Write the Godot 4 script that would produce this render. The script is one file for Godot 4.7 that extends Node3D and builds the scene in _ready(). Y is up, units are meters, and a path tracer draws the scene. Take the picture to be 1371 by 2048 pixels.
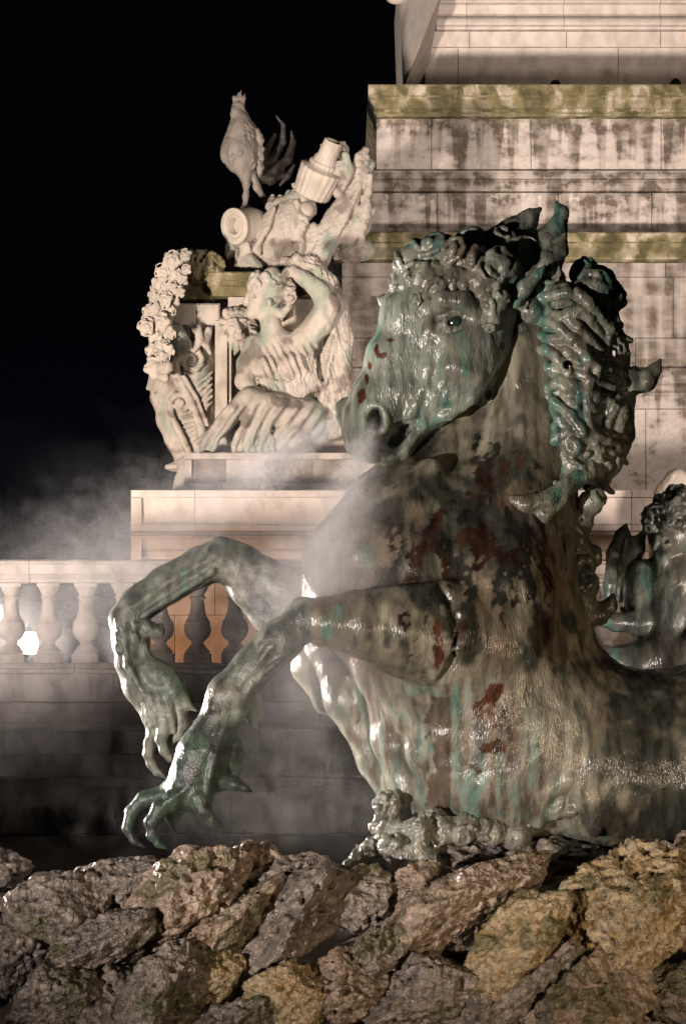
extends Node3D
# A night view of a wet bronze sea-horse fountain in front of a floodlit stone monument.
# Lengths are metres. Measures taken from the photograph are in its pixels and become metres through the distance D of the thing:
# one pixel is D / 6000 metres; column 685.5 and row HORIZON lie straight ahead of the eye.

const EYE := 1.75
const HORIZON := 1250.0
const FOCAL := 6000.0

var rng := RandomNumberGenerator.new()
var M := {}
var noise_soft := FastNoiseLite.new()
var noise_fine := FastNoiseLite.new()
var noise_lump := FastNoiseLite.new()
var noise_pit := FastNoiseLite.new()
var used_names := {}

func w(px: float, py: float, d: float) -> Vector3:
	return Vector3((px - 685.5) * d / FOCAL, EYE + (HORIZON - py) * d / FOCAL, -d)

# ---------------------------------------------------------------- sculpting on a grid of distances
class Clay:
	var o: Vector3
	var c: float
	var nx: int
	var ny: int
	var nz: int
	var f: PackedFloat32Array
	var z0: PackedInt32Array
	var z1: PackedInt32Array
	func _init(lo: Vector3, hi: Vector3, cell: float) -> void:
		o = lo
		c = cell
		nx = int(ceil((hi.x - lo.x) / cell)) + 1
		ny = int(ceil((hi.y - lo.y) / cell)) + 1
		nz = int(ceil((hi.z - lo.z) / cell)) + 1
		f.resize(nx * ny * nz)
		f.fill(100.0)
		z0.resize(nx * ny)
		z0.fill(1 << 20)
		z1.resize(nx * ny)
		z1.fill(-1)
	# a tapered limb from a to b, blended over the width k; carve cuts it out instead
	func limb(a: Vector3, b: Vector3, ra: float, rb: float, k: float, carve := false) -> void:
		var r := maxf(ra, rb)
		var band := k + 2.2 * c
		var lo := Vector3(minf(a.x, b.x), minf(a.y, b.y), minf(a.z, b.z)) - Vector3.ONE * (r + band) - o
		var hi := Vector3(maxf(a.x, b.x), maxf(a.y, b.y), maxf(a.z, b.z)) + Vector3.ONE * (r + band) - o
		var x0 := maxi(0, int(lo.x / c))
		var x1 := mini(nx - 1, int(hi.x / c) + 1)
		var y0 := maxi(0, int(lo.y / c))
		var y1 := mini(ny - 1, int(hi.y / c) + 1)
		var za := maxi(0, int(lo.z / c))
		var zb := mini(nz - 1, int(hi.z / c) + 1)
		var ba := b - a
		var ibb := 1.0 / maxf(ba.length_squared(), 1e-9)
		var dr := rb - ra
		var ik := 1.0 / maxf(k, 1e-6)
		var k4 := k * 0.25
		for x in range(x0, x1 + 1):
			for y in range(y0, y1 + 1):
				var row := x * ny + y
				var at := row * nz
				var p := o + Vector3(x * c, y * c, 0) - a
				var iz := za
				while iz <= zb:
					p.z = o.z + iz * c - a.z
					var h := clampf(p.dot(ba) * ibb, 0.0, 1.0)
					var d := (p - ba * h).length() - ra - dr * h
					if d > band:
						iz += maxi(1, int((d - band) / c * 0.8))
						continue
					if carve:
						d = -d
						var e: float = f[at + iz]
						var g := maxf(k - absf(e - d), 0.0) * ik
						f[at + iz] = maxf(e, d) + g * g * k4
						iz += 1
						continue
					if iz < z0[row]:
						z0[row] = iz
					if iz > z1[row]:
						z1[row] = iz
					if d < -band:
						var n := mini(zb - iz, maxi(0, int((-d - band) / c * 0.8) - 1))
						for q in n + 1:
							if f[at + iz + q] > d:
								f[at + iz + q] = d
						iz += n + 1
						if iz - 1 > z1[row]:
							z1[row] = iz - 1
						continue
					var e2: float = f[at + iz]
					var g2 := maxf(k - absf(e2 - d), 0.0) * ik
					f[at + iz] = minf(e2, d) - g2 * g2 * k4
					iz += 1
	# an ellipsoid with half axes r, turned by basis t
	func egg(at_: Vector3, r: Vector3, k: float, t := Basis.IDENTITY, carve := false) -> void:
		var band := k + 2.2 * c
		var big := maxf(r.x, maxf(r.y, r.z)) + band
		var lo := at_ - Vector3.ONE * big - o
		var hi := at_ + Vector3.ONE * big - o
		var x0 := maxi(0, int(lo.x / c))
		var x1 := mini(nx - 1, int(hi.x / c) + 1)
		var y0 := maxi(0, int(lo.y / c))
		var y1 := mini(ny - 1, int(hi.y / c) + 1)
		var za := maxi(0, int(lo.z / c))
		var zb := mini(nz - 1, int(hi.z / c) + 1)
		var inv := t.transposed()
		var ir := Vector3(1.0 / r.x, 1.0 / r.y, 1.0 / r.z)
		var ir2 := ir * ir
		var ik := 1.0 / maxf(k, 1e-6)
		var k4 := k * 0.25
		var deep := -minf(r.x, minf(r.y, r.z))
		for x in range(x0, x1 + 1):
			for y in range(y0, y1 + 1):
				var row := x * ny + y
				var at := row * nz
				for iz in range(za, zb + 1):
					var p := inv * (o + Vector3(x * c, y * c, iz * c) - at_)
					var k0 := (p * ir).length()
					var d := deep
					if k0 > 0.05:
						d = k0 * (k0 - 1.0) / (p * ir2).length()
					if d > band:
						continue
					var e: float = f[at + iz]
					if carve:
						d = -d
						var g := maxf(k - absf(e - d), 0.0) * ik
						f[at + iz] = maxf(e, d) + g * g * k4
						continue
					if iz < z0[row]:
						z0[row] = iz
					if iz > z1[row]:
						z1[row] = iz
					var g2 := maxf(k - absf(e - d), 0.0) * ik
					f[at + iz] = minf(e, d) - g2 * g2 * k4
	# a row of limbs through points (Vector4: place and radius)
	func chain(pts: Array, k: float, carve := false) -> void:
		for i in pts.size() - 1:
			var a: Vector4 = pts[i]
			var b: Vector4 = pts[i + 1]
			limb(Vector3(a.x, a.y, a.z), Vector3(b.x, b.y, b.z), a.w, b.w, k, carve)
	# surface nets: [vertices, triangle indices]
	func nets() -> Array:
		var ids := PackedInt32Array()
		ids.resize(nx * ny * nz)
		ids.fill(-1)
		var vs := PackedVector3Array()
		var tri := PackedInt32Array()
		var sx := ny * nz
		var sy := nz
		for x in nx - 1:
			for y in ny - 1:
				var row := x * ny + y
				var a0 := mini(mini(z0[row], z0[row + 1]), mini(z0[row + ny], z0[row + ny + 1]))
				var a1 := maxi(maxi(z1[row], z1[row + 1]), maxi(z1[row + ny], z1[row + ny + 1]))
				var z := maxi(0, a0 - 1)
				var ze := mini(nz - 2, a1 + 1)
				while z <= ze:
					var i := row * nz + z
					var f0: float = f[i]
					if absf(f0) > 3.0 * c and absf(f0) < 50.0:
						z += maxi(1, int(absf(f0) / c * 0.6) - 2)
						continue
					var f1: float = f[i + 1]
					var f2: float = f[i + sy]
					var f3: float = f[i + sy + 1]
					var f4: float = f[i + sx]
					var f5: float = f[i + sx + 1]
					var f6: float = f[i + sx + sy]
					var f7: float = f[i + sx + sy + 1]
					var m := int(f0 < 0) + int(f1 < 0) + int(f2 < 0) + int(f3 < 0) + int(f4 < 0) + int(f5 < 0) + int(f6 < 0) + int(f7 < 0)
					if m == 0 or m == 8:
						z += 1
						continue
					var s := Vector3.ZERO
					var n := 0
					if (f0 < 0) != (f1 < 0):
						s += Vector3(0, 0, f0 / (f0 - f1)); n += 1
					if (f2 < 0) != (f3 < 0):
						s += Vector3(0, 1, f2 / (f2 - f3)); n += 1
					if (f4 < 0) != (f5 < 0):
						s += Vector3(1, 0, f4 / (f4 - f5)); n += 1
					if (f6 < 0) != (f7 < 0):
						s += Vector3(1, 1, f6 / (f6 - f7)); n += 1
					if (f0 < 0) != (f2 < 0):
						s += Vector3(0, f0 / (f0 - f2), 0); n += 1
					if (f1 < 0) != (f3 < 0):
						s += Vector3(0, f1 / (f1 - f3), 1); n += 1
					if (f4 < 0) != (f6 < 0):
						s += Vector3(1, f4 / (f4 - f6), 0); n += 1
					if (f5 < 0) != (f7 < 0):
						s += Vector3(1, f5 / (f5 - f7), 1); n += 1
					if (f0 < 0) != (f4 < 0):
						s += Vector3(f0 / (f0 - f4), 0, 0); n += 1
					if (f1 < 0) != (f5 < 0):
						s += Vector3(f1 / (f1 - f5), 0, 1); n += 1
					if (f2 < 0) != (f6 < 0):
						s += Vector3(f2 / (f2 - f6), 1, 0); n += 1
					if (f3 < 0) != (f7 < 0):
						s += Vector3(f3 / (f3 - f7), 1, 1); n += 1
					ids[i] = vs.size()
					vs.append(o + (Vector3(x, y, z) + s / n) * c)
					var inside := f0 < 0
					if inside != (f4 < 0) and y > 0 and z > 0:
						_quad(tri, ids[i], ids[i - sy], ids[i - sy - 1], ids[i - 1], inside)
					if inside != (f2 < 0) and x > 0 and z > 0:
						_quad(tri, ids[i], ids[i - 1], ids[i - sx - 1], ids[i - sx], inside)
					if inside != (f1 < 0) and x > 0 and y > 0:
						_quad(tri, ids[i], ids[i - sx], ids[i - sx - sy], ids[i - sy], inside)
					z += 1
		return [vs, tri]
	func _quad(t: PackedInt32Array, a: int, b: int, cc: int, d: int, inside: bool) -> void:
		if a < 0 or b < 0 or cc < 0 or d < 0:
			return
		if inside:
			t.append(a); t.append(cc); t.append(b); t.append(a); t.append(d); t.append(cc)
		else:
			t.append(a); t.append(b); t.append(cc); t.append(a); t.append(cc); t.append(d)

static func smooth_normals(vs: PackedVector3Array, tri: PackedInt32Array) -> PackedVector3Array:
	var ns := PackedVector3Array()
	ns.resize(vs.size())
	var i := 0
	while i < tri.size():
		var a := tri[i]
		var b := tri[i + 1]
		var e := tri[i + 2]
		var n := (vs[e] - vs[a]).cross(vs[b] - vs[a])
		ns[a] += n
		ns[b] += n
		ns[e] += n
		i += 3
	for j in ns.size():
		ns[j] = ns[j].normalized()
	return ns

# vertices -> finished mesh: moved along their normals as pushed() says, coloured as tinted() says
func finish(nets: Array, push := "", tint := "") -> ArrayMesh:
	var vs: PackedVector3Array = nets[0]
	var tri: PackedInt32Array = nets[1]
	var ns := smooth_normals(vs, tri)
	if push:
		for i in vs.size():
			vs[i] += ns[i] * pushed(push, vs[i])
		ns = smooth_normals(vs, tri)
	return mesh_of(vs, ns, tri, tint)

func mesh_of(vs: PackedVector3Array, ns: PackedVector3Array, tri: PackedInt32Array, tint := "", uv := PackedVector2Array()) -> ArrayMesh:
	var arr := []
	arr.resize(Mesh.ARRAY_MAX)
	arr[Mesh.ARRAY_VERTEX] = vs
	arr[Mesh.ARRAY_NORMAL] = ns
	arr[Mesh.ARRAY_INDEX] = tri
	if uv.size():
		arr[Mesh.ARRAY_TEX_UV] = uv
	if tint:
		var cs := PackedColorArray()
		cs.resize(vs.size())
		for i in vs.size():
			cs[i] = tinted(tint, vs[i])
		arr[Mesh.ARRAY_COLOR] = cs
	var m := ArrayMesh.new()
	m.add_surface_from_arrays(Mesh.PRIMITIVE_TRIANGLES, arr)
	return m

func joined(list: Array) -> Array:
	var vs := PackedVector3Array()
	var tri := PackedInt32Array()
	for n in list:
		var base := vs.size()
		vs.append_array(n[0])
		for i in n[1]:
			tri.append(i + base)
	return [vs, tri]

# ---------------------------------------------------------------- naming
func numbered(called: String) -> String:
	var n: int = used_names.get(called, 0)
	used_names[called] = n + 1
	return called if n == 0 else "%s_%03d" % [called, n]

func thing(called: String, label: String, category: String, at := Vector3.ZERO, group := "") -> Node3D:
	var o := Node3D.new()
	o.name = numbered(called)
	o.position = at
	add_child(o)
	mark(o, label, category, group)
	return o

func mark(o: Node, label: String, category: String, group := "", kind := "") -> void:
	if label:
		o.set_meta("label", label)
	if category:
		o.set_meta("category", category)
	if group:
		o.set_meta("group", group)
	if kind:
		o.set_meta("kind", kind)

# one named mesh under a parent; mesh coordinates are world coordinates, so the node undoes its parents' places
func part(called: String, mesh: Mesh, material: Material, parent: Node3D, at := Vector3.INF) -> MeshInstance3D:
	var o := MeshInstance3D.new()
	o.mesh = mesh
	o.material_override = material
	o.name = called if parent != self else numbered(called)
	parent.add_child(o, true)
	if at == Vector3.INF:
		var p: Node3D = parent
		while p != self:
			o.position -= p.position
			p = p.get_parent()
	else:
		o.position = at
	return o

# ---------------------------------------------------------------- flat-faced solids
class Solid:
	var vs := PackedVector3Array()
	var ns := PackedVector3Array()
	var uv := PackedVector2Array()
	var tri := PackedInt32Array()
	var uo := Vector2.ZERO
	var us := Vector2.ZERO
	func face(p: Array, hint := Vector3.ZERO) -> void:
		var n: Vector3 = (p[2] - p[0]).cross(p[1] - p[0]).normalized()
		var flip := hint != Vector3.ZERO and n.dot(hint) < 0
		if flip:
			n = -n
		var b := vs.size()
		for q in p:
			vs.append(q)
			ns.append(n)
			uv.append(Vector2((q.x - uo.x) * us.x, (uo.y - q.y) * us.y))
		for i in p.size() - 2:
			tri.append(b)
			tri.append(b + (i + 2 if flip else i + 1))
			tri.append(b + (i + 1 if flip else i + 2))
	# a block with its front edges bevelled by e
	func block(lo: Vector3, hi: Vector3, e: float) -> void:
		var f := [Vector3(lo.x + e, lo.y + e, hi.z), Vector3(hi.x - e, lo.y + e, hi.z), Vector3(hi.x - e, hi.y - e, hi.z), Vector3(lo.x + e, hi.y - e, hi.z)]
		var m := [Vector3(lo.x, lo.y, hi.z - e), Vector3(hi.x, lo.y, hi.z - e), Vector3(hi.x, hi.y, hi.z - e), Vector3(lo.x, hi.y, hi.z - e)]
		var b := [Vector3(lo.x, lo.y, lo.z), Vector3(hi.x, lo.y, lo.z), Vector3(hi.x, hi.y, lo.z), Vector3(lo.x, hi.y, lo.z)]
		var side := [Vector3.DOWN, Vector3.RIGHT, Vector3.UP, Vector3.LEFT]
		face(f, Vector3.BACK)
		face(b, Vector3.FORWARD)
		for i in 4:
			var j := (i + 1) % 4
			face([m[i], m[j], f[j], f[i]], side[i] + Vector3.BACK)
			face([b[i], b[j], m[j], m[i]], side[i])
	# a moulding: profile of (height y, stand-out s) from top to bottom, running along x and returned down the left side
	func moulding(profile: Array, xl: float, xr: float, zf: float, zb: float, left := true) -> void:
		for i in profile.size() - 1:
			var a: Vector2 = profile[i]
			var b: Vector2 = profile[i + 1]
			var up := Vector3(0, b.y - a.y, 0) + Vector3(0, 0.001 * (a.x - b.x), 0)
			var la := xl - (a.y if left else 0.0)
			var lb := xl - (b.y if left else 0.0)
			var hint := Vector3(0, (b.y - a.y), (a.x - b.x))
			face([Vector3(la, a.x, zf + a.y), Vector3(xr, a.x, zf + a.y), Vector3(xr, b.x, zf + b.y), Vector3(lb, b.x, zf + b.y)], hint)
			face([Vector3(la, a.x, zb), Vector3(la, a.x, zf + a.y), Vector3(lb, b.x, zf + b.y), Vector3(lb, b.x, zb)], Vector3(-(a.x - b.x), (b.y - a.y), 0))
		var t: Vector2 = profile[0]
		var q: Vector2 = profile[profile.size() - 1]
		var lt := xl - (t.y if left else 0.0)
		var lq := xl - (q.y if left else 0.0)
		face([Vector3(lt, t.x, zb), Vector3(xr, t.x, zb), Vector3(xr, t.x, zf + t.y), Vector3(lt, t.x, zf + t.y)], Vector3.UP)
		face([Vector3(lq, q.x, zb), Vector3(xr, q.x, zb), Vector3(xr, q.x, zf + q.y), Vector3(lq, q.x, zf + q.y)], Vector3.DOWN)
	func mesh() -> ArrayMesh:
		var arr := []
		arr.resize(Mesh.ARRAY_MAX)
		arr[Mesh.ARRAY_VERTEX] = vs
		arr[Mesh.ARRAY_NORMAL] = ns
		arr[Mesh.ARRAY_TEX_UV] = uv
		arr[Mesh.ARRAY_INDEX] = tri
		var m := ArrayMesh.new()
		m.add_surface_from_arrays(Mesh.PRIMITIVE_TRIANGLES, arr)
		return m

# profile: Array of Vector2(radius, height) from bottom to top, turned round y
func lathe(profile: Array, seg := 24, flutes := 0, depth := 0.0) -> ArrayMesh:
	var vs := PackedVector3Array()
	var tri := PackedInt32Array()
	for p in profile:
		for s in seg:
			var a := TAU * s / seg
			var r: float = p.x
			if flutes:
				r *= 1.0 - depth * absf(sin(a * flutes * 0.5))
			vs.append(Vector3(cos(a) * r, p.y, sin(a) * r))
	for i in profile.size() - 1:
		for s in seg:
			var a := i * seg + s
			var b := i * seg + (s + 1) % seg
			var e := a + seg
			var g := b + seg
			for q in [a, b, e, b, g, e]:
				tri.append(q)
	# smooth along the round, sharp where the profile turns hard
	var fv := PackedVector3Array()
	var fn := PackedVector3Array()
	var ft := PackedInt32Array()
	var ns := smooth_normals(vs, tri)
	for i in profile.size() - 1:
		var p: Vector2 = profile[i]
		var q: Vector2 = profile[i + 1]
		var t := Vector2(q.y - p.y, p.x - q.x).normalized()
		for e in 2:
			for s in seg:
				var v := vs[(i + e) * seg + s]
				var a := TAU * s / seg
				var flat := Vector3(cos(a) * t.x, t.y, sin(a) * t.x)
				var own := ns[(i + e) * seg + s]
				if flutes:
					flat = own
				fv.append(v)
				fn.append(own if own.dot(flat) > 0.9 else flat)
		var b := i * 2 * seg
		for s in seg:
			var s2 := (s + 1) % seg
			for k in [b + s, b + s2, b + seg + s, b + s2, b + seg + s2, b + seg + s]:
				ft.append(k)
	return mesh_of(fv, fn, ft)

# ---------------------------------------------------------------- materials
func noise_tex(seed_: int, freq: float, ramp: Array, size := 512, type := FastNoiseLite.TYPE_SIMPLEX_SMOOTH, octaves := 5, warp := 0.0) -> NoiseTexture2D:
	var n := FastNoiseLite.new()
	n.seed = seed_
	n.frequency = freq
	n.noise_type = type
	n.fractal_octaves = octaves
	if warp > 0.0:
		n.domain_warp_enabled = true
		n.domain_warp_amplitude = warp
		n.domain_warp_frequency = freq * 1.7
	var t := NoiseTexture2D.new()
	t.width = size
	t.height = size
	t.seamless = true
	t.noise = n
	if ramp.size():
		var g := Gradient.new()
		var offs := PackedFloat32Array()
		var cols := PackedColorArray()
		for r in ramp:
			offs.append(r[0])
			cols.append(r[1])
		g.offsets = offs
		g.colors = cols
		t.color_ramp = g
	return t

func lin(r: float, g: float, b: float) -> Color:
	return Color(r, g, b).linear_to_srgb()

func make(called: String, color: Color, rough: float) -> StandardMaterial3D:
	var m := StandardMaterial3D.new()
	m.resource_name = called
	m.albedo_color = color
	m.roughness = rough
	M[called] = m
	return m

func triplanar(m: StandardMaterial3D, scale: Vector3, tex: Texture2D, height: Texture2D = null, relief := 0.0) -> void:
	m.uv1_triplanar = true
	m.uv1_world_triplanar = true
	m.uv1_scale = scale
	m.albedo_texture = tex
	if height:
		m.heightmap_enabled = true
		m.heightmap_texture = height
		m.heightmap_scale = relief

func g(v: float) -> Color:
	return Color(v, v, v)

func materials() -> void:
	noise_soft.seed = 3
	noise_soft.frequency = 1.0
	noise_soft.fractal_octaves = 3
	noise_fine.seed = 11
	noise_fine.frequency = 1.0
	noise_fine.fractal_octaves = 4
	noise_lump.seed = 21
	noise_lump.frequency = 1.0
	noise_lump.fractal_octaves = 3
	noise_lump.domain_warp_enabled = true
	noise_lump.domain_warp_amplitude = 0.9
	noise_lump.domain_warp_frequency = 0.8
	noise_pit.seed = 5
	noise_pit.noise_type = FastNoiseLite.TYPE_CELLULAR
	noise_pit.cellular_return_type = FastNoiseLite.RETURN_DISTANCE
	noise_pit.frequency = 1.0
	noise_pit.fractal_octaves = 2

	# wet patinated bronze: vertex colours carry the patches, the texture the runs and the grain
	var runs := noise_tex(31, 0.012, [[0.0, g(0.42)], [0.35, g(0.72)], [0.55, g(0.95)], [1.0, g(1.0)]], 512, FastNoiseLite.TYPE_SIMPLEX_SMOOTH, 6, 18.0)
	var hammered := noise_tex(32, 0.07, [], 512, FastNoiseLite.TYPE_SIMPLEX_SMOOTH, 5)
	var bronze := make("wet_bronze", Color.WHITE, 0.29)
	bronze.vertex_color_use_as_albedo = true
	triplanar(bronze, Vector3(3.2, 0.8, 3.2), runs, hammered, 0.24)
	bronze.metallic_specular = 0.5
	# the legs, drier and smoother
	var limb := make("damp_bronze", Color.WHITE, 0.38)
	limb.vertex_color_use_as_albedo = true
	triplanar(limb, Vector3(3.6, 2.2, 3.6), runs, hammered, 0.24)
	var far_bronze := make("far_bronze", lin(0.05, 0.045, 0.04), 0.5)
	triplanar(far_bronze, Vector3(1.5, 0.8, 1.5), runs, hammered, 1.0)
	var eye := make("eye_bronze", lin(0.018, 0.035, 0.03), 0.15)
	eye.metallic_specular = 0.6
	make("hollow_bronze", lin(0.012, 0.012, 0.010), 0.6)

	# stones
	var grain := noise_tex(41, 0.02, [[0.0, lin(0.40, 0.35, 0.31)], [0.4, lin(0.50, 0.45, 0.41)], [0.6, lin(0.55, 0.50, 0.455)], [1.0, lin(0.62, 0.57, 0.53)]], 512, FastNoiseLite.TYPE_SIMPLEX_SMOOTH, 6, 20.0)
	var pores := noise_tex(42, 0.09, [], 512, FastNoiseLite.TYPE_SIMPLEX_SMOOTH, 4)
	var stone := make("pale_stone", Color.WHITE, 0.85)
	triplanar(stone, Vector3(0.45, 0.28, 0.45), grain, pores, 0.25)
	var stone2 := make("warm_lit_stone", lin(0.86, 0.80, 0.74), 0.85)  # pale stone grain again, the warm lamp's tint put into the colour
	triplanar(stone2, Vector3(0.6, 0.35, 0.6), grain, pores, 0.3)
	stone2.uv1_offset = Vector3(0.37, 0.11, 0.7)
	var grain2 := noise_tex(43, 0.012, [[0.0, lin(0.085, 0.068, 0.055)], [0.42, lin(0.17, 0.14, 0.118)], [0.6, lin(0.25, 0.212, 0.182)], [1.0, lin(0.35, 0.305, 0.268)]], 512, FastNoiseLite.TYPE_SIMPLEX_SMOOTH, 6, 25.0)  # darker brown grain, for the lower wall and the panels
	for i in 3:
		var d := make("dark_stone_%d" % i, g([1.0, 0.93, 0.97][i]), 0.6)
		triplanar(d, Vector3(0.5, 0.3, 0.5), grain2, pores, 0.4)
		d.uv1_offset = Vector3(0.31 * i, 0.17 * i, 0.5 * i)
	var grain3 := noise_tex(44, 0.016, [[0.0, lin(0.18, 0.152, 0.126)], [0.42, lin(0.33, 0.288, 0.252)], [0.6, lin(0.40, 0.355, 0.318)], [1.0, lin(0.47, 0.42, 0.385)]], 512, FastNoiseLite.TYPE_SIMPLEX_SMOOTH, 6, 25.0)
	var rail := make("rail_stone", Color.WHITE, 0.75)
	triplanar(rail, Vector3(0.5, 0.3, 0.5), grain3, pores, 0.3)
	make("joint_mortar", lin(0.05, 0.042, 0.036), 0.95)
	# mossy cornices: green-brown growth in grains and runs over the stone
	var moss := noise_tex(45, 0.028, [[0.0, lin(0.035, 0.028, 0.016)], [0.34, lin(0.085, 0.075, 0.032)], [0.5, lin(0.15, 0.13, 0.06)], [0.62, lin(0.23, 0.20, 0.12)], [0.78, lin(0.40, 0.36, 0.29)], [1.0, lin(0.5, 0.46, 0.41)]], 1024, FastNoiseLite.TYPE_SIMPLEX_SMOOTH, 6, 30.0)
	var mossy := make("mossy_stone", Color.WHITE, 0.9)
	triplanar(mossy, Vector3(0.13, 0.10, 0.13), moss, pores, 0.8)
	# carved statuary stone
	var carved := noise_tex(46, 0.014, [[0.0, lin(0.20, 0.19, 0.155)], [0.3, lin(0.33, 0.30, 0.25)], [0.55, lin(0.43, 0.39, 0.335)], [1.0, lin(0.50, 0.455, 0.40)]], 512, FastNoiseLite.TYPE_SIMPLEX_SMOOTH, 6, 25.0)
	var st := make("statue_stone", Color.WHITE, 0.8)
	triplanar(st, Vector3(0.5, 0.35, 0.5), carved, pores, 0.4)
	var statue_tinted := make("statue_tinted", Color.WHITE, 0.8)
	statue_tinted.vertex_color_use_as_albedo = true
	var grainy := noise_tex(47, 0.02, [[0.0, g(0.78)], [0.5, g(0.93)], [1.0, g(1.0)]], 512, FastNoiseLite.TYPE_SIMPLEX_SMOOTH, 6, 20.0)
	triplanar(statue_tinted, Vector3(0.7, 0.5, 0.7), grainy, pores, 0.4)

	# porous fountain rock, wet
	var speck := noise_tex(51, 0.03, [[0.0, g(0.45)], [0.4, g(0.78)], [0.6, g(0.95)], [1.0, g(1.0)]], 512, FastNoiseLite.TYPE_SIMPLEX_SMOOTH, 6, 14.0)
	var tufa := noise_tex(52, 0.035, [], 512, FastNoiseLite.TYPE_CELLULAR, 4, 10.0)
	for i in 3:
		var r := make("wet_rock_%d" % i, Color.WHITE, [0.38, 0.36, 0.30][i])
		r.vertex_color_use_as_albedo = true
		triplanar(r, Vector3.ONE * [1.9, 1.5, 2.3][i], speck, tufa, [2.2, 1.8, 1.8][i])
		r.uv1_offset = Vector3(0.3 * i, 0.6 * i, 0.1)
	make("rock_core", lin(0.17, 0.145, 0.125), 0.6)
	make("dark_metal", lin(0.02, 0.02, 0.02), 0.45).metallic = 0.7
	var lamp := make("lamp_glass", lin(0.9, 0.88, 0.82), 0.5)
	lamp.emission_enabled = true
	lamp.emission = Color(1.0, 0.97, 0.92)
	lamp.emission_energy_multiplier = 9.0
	var lens := make("floodlight_glass", lin(0.9, 0.88, 0.82), 0.4)
	lens.emission_enabled = true
	lens.emission = Color(1.0, 0.95, 0.88)
	lens.emission_energy_multiplier = 6.0
	make("water_drop", lin(0.8, 0.8, 0.82), 0.3)
	var ground := make("paving", lin(0.12, 0.11, 0.10), 0.8)
	triplanar(ground, Vector3.ONE * 0.3, speck, pores, 0.5)
	var water := make("basin_water", Color(0.06, 0.07, 0.07), 0.08)
	water.heightmap_enabled = true
	water.uv1_triplanar = true
	water.uv1_world_triplanar = true
	water.uv1_scale = Vector3.ONE * 0.8
	water.heightmap_texture = hammered
	water.heightmap_scale = 3.0

# marble of the upper tiers: pale veined blocks with dark runs of growth below the two cornices, drawn on the wall's own plane
func stained_marble() -> StandardMaterial3D:
	var n1 := FastNoiseLite.new()
	n1.seed = 71
	n1.frequency = 0.018
	n1.fractal_octaves = 3
	var n2 := FastNoiseLite.new()
	n2.seed = 72
	n2.frequency = 0.02
	n2.fractal_octaves = 4
	var wide := 1024
	var high := 768
	var img := Image.create(wide, high, false, Image.FORMAT_RGB8)
	var pale := Color(0.49, 0.445, 0.405)
	var rosy := Color(0.39, 0.35, 0.315)
	var brown := Color(0.075, 0.055, 0.04)
	var olive := Color(0.13, 0.11, 0.055)
	for y in high:
		var py := 172.0 + y * 1.1
		# how far each course is overgrown, read off the photograph: heavy under a cornice and on the ledges
		var heavy := 0.0
		if py < 340.0:
			heavy = 0.50 - 0.34 * (py - 232.0) / 108.0
		elif py < 390.0:
			heavy = 0.40
		elif py < 470.0:
			heavy = 0.16 + 0.5 * (py - 390.0) / 80.0
		elif py < 725.0:
			heavy = -0.6
		elif py < 800.0:
			heavy = 0.58
		else:
			heavy = 0.35 - 0.25 * (py - 800.0) / 200.0
		for x in wide:
			var px := 640.0 + x * 0.9
			var drip := n1.get_noise_2d(px * 1.25, py * 0.17 + (100.0 if py > 600.0 else 0.0))
			var patch := n2.get_noise_2d(px * 0.8, py * 1.5)
			var fine := n2.get_noise_2d(px * 4.0 + 900.0, py * 4.0)
			var vein := absf(n1.get_noise_2d(px * 0.5 + py * 0.3 + 500.0, py * 0.6))
			var away := clampf((px - 800.0) / 260.0, -0.5, 0.35)
			# runs hang from the ledge above, each to its own length
			var top := 233.0 if py < 345.0 else 384.0 if py < 470.0 else 735.0
			var reach := 14.0 + 230.0 * maxf(0.0, n1.get_noise_2d(px * 1.7, top * 3.0) + 0.12 + away * 0.2)
			if py > 470.0 and py < 735.0:
				reach = 0.0
			var run := smoothstep(reach * 1.15 + 4.0, reach * 0.35, py - top + fine * 26.0) if py > top - 2.0 else 0.9
			var much := drip * 0.5 + patch * 0.7 + fine * 0.5 + heavy + away * 0.4 - 0.42
			var s := clampf(run * (0.72 + drip * 0.9 + fine * 0.3) + 0.7 * smoothstep(-0.1, 0.6, much), 0.0, 1.0)
			var col := pale.lerp(rosy, clampf(0.35 + patch * 0.9 + (0.1 - vein) * 1.2, 0.0, 1.0))
			var dirt := brown.lerp(olive, clampf(0.3 + fine * 1.2 + (0.3 if py < 246.0 else -0.3), 0.0, 1.0))
			col = col.lerp(dirt, clampf(s * (0.85 + patch * 0.5), 0.0, 0.96))
			col = col * (0.94 + fine * 0.2)
			img.set_pixel(x, y, col.linear_to_srgb())
	var m := make("stained_marble", Color.WHITE, 0.7)
	m.albedo_texture = ImageTexture.create_from_image(img)
	return m

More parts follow.
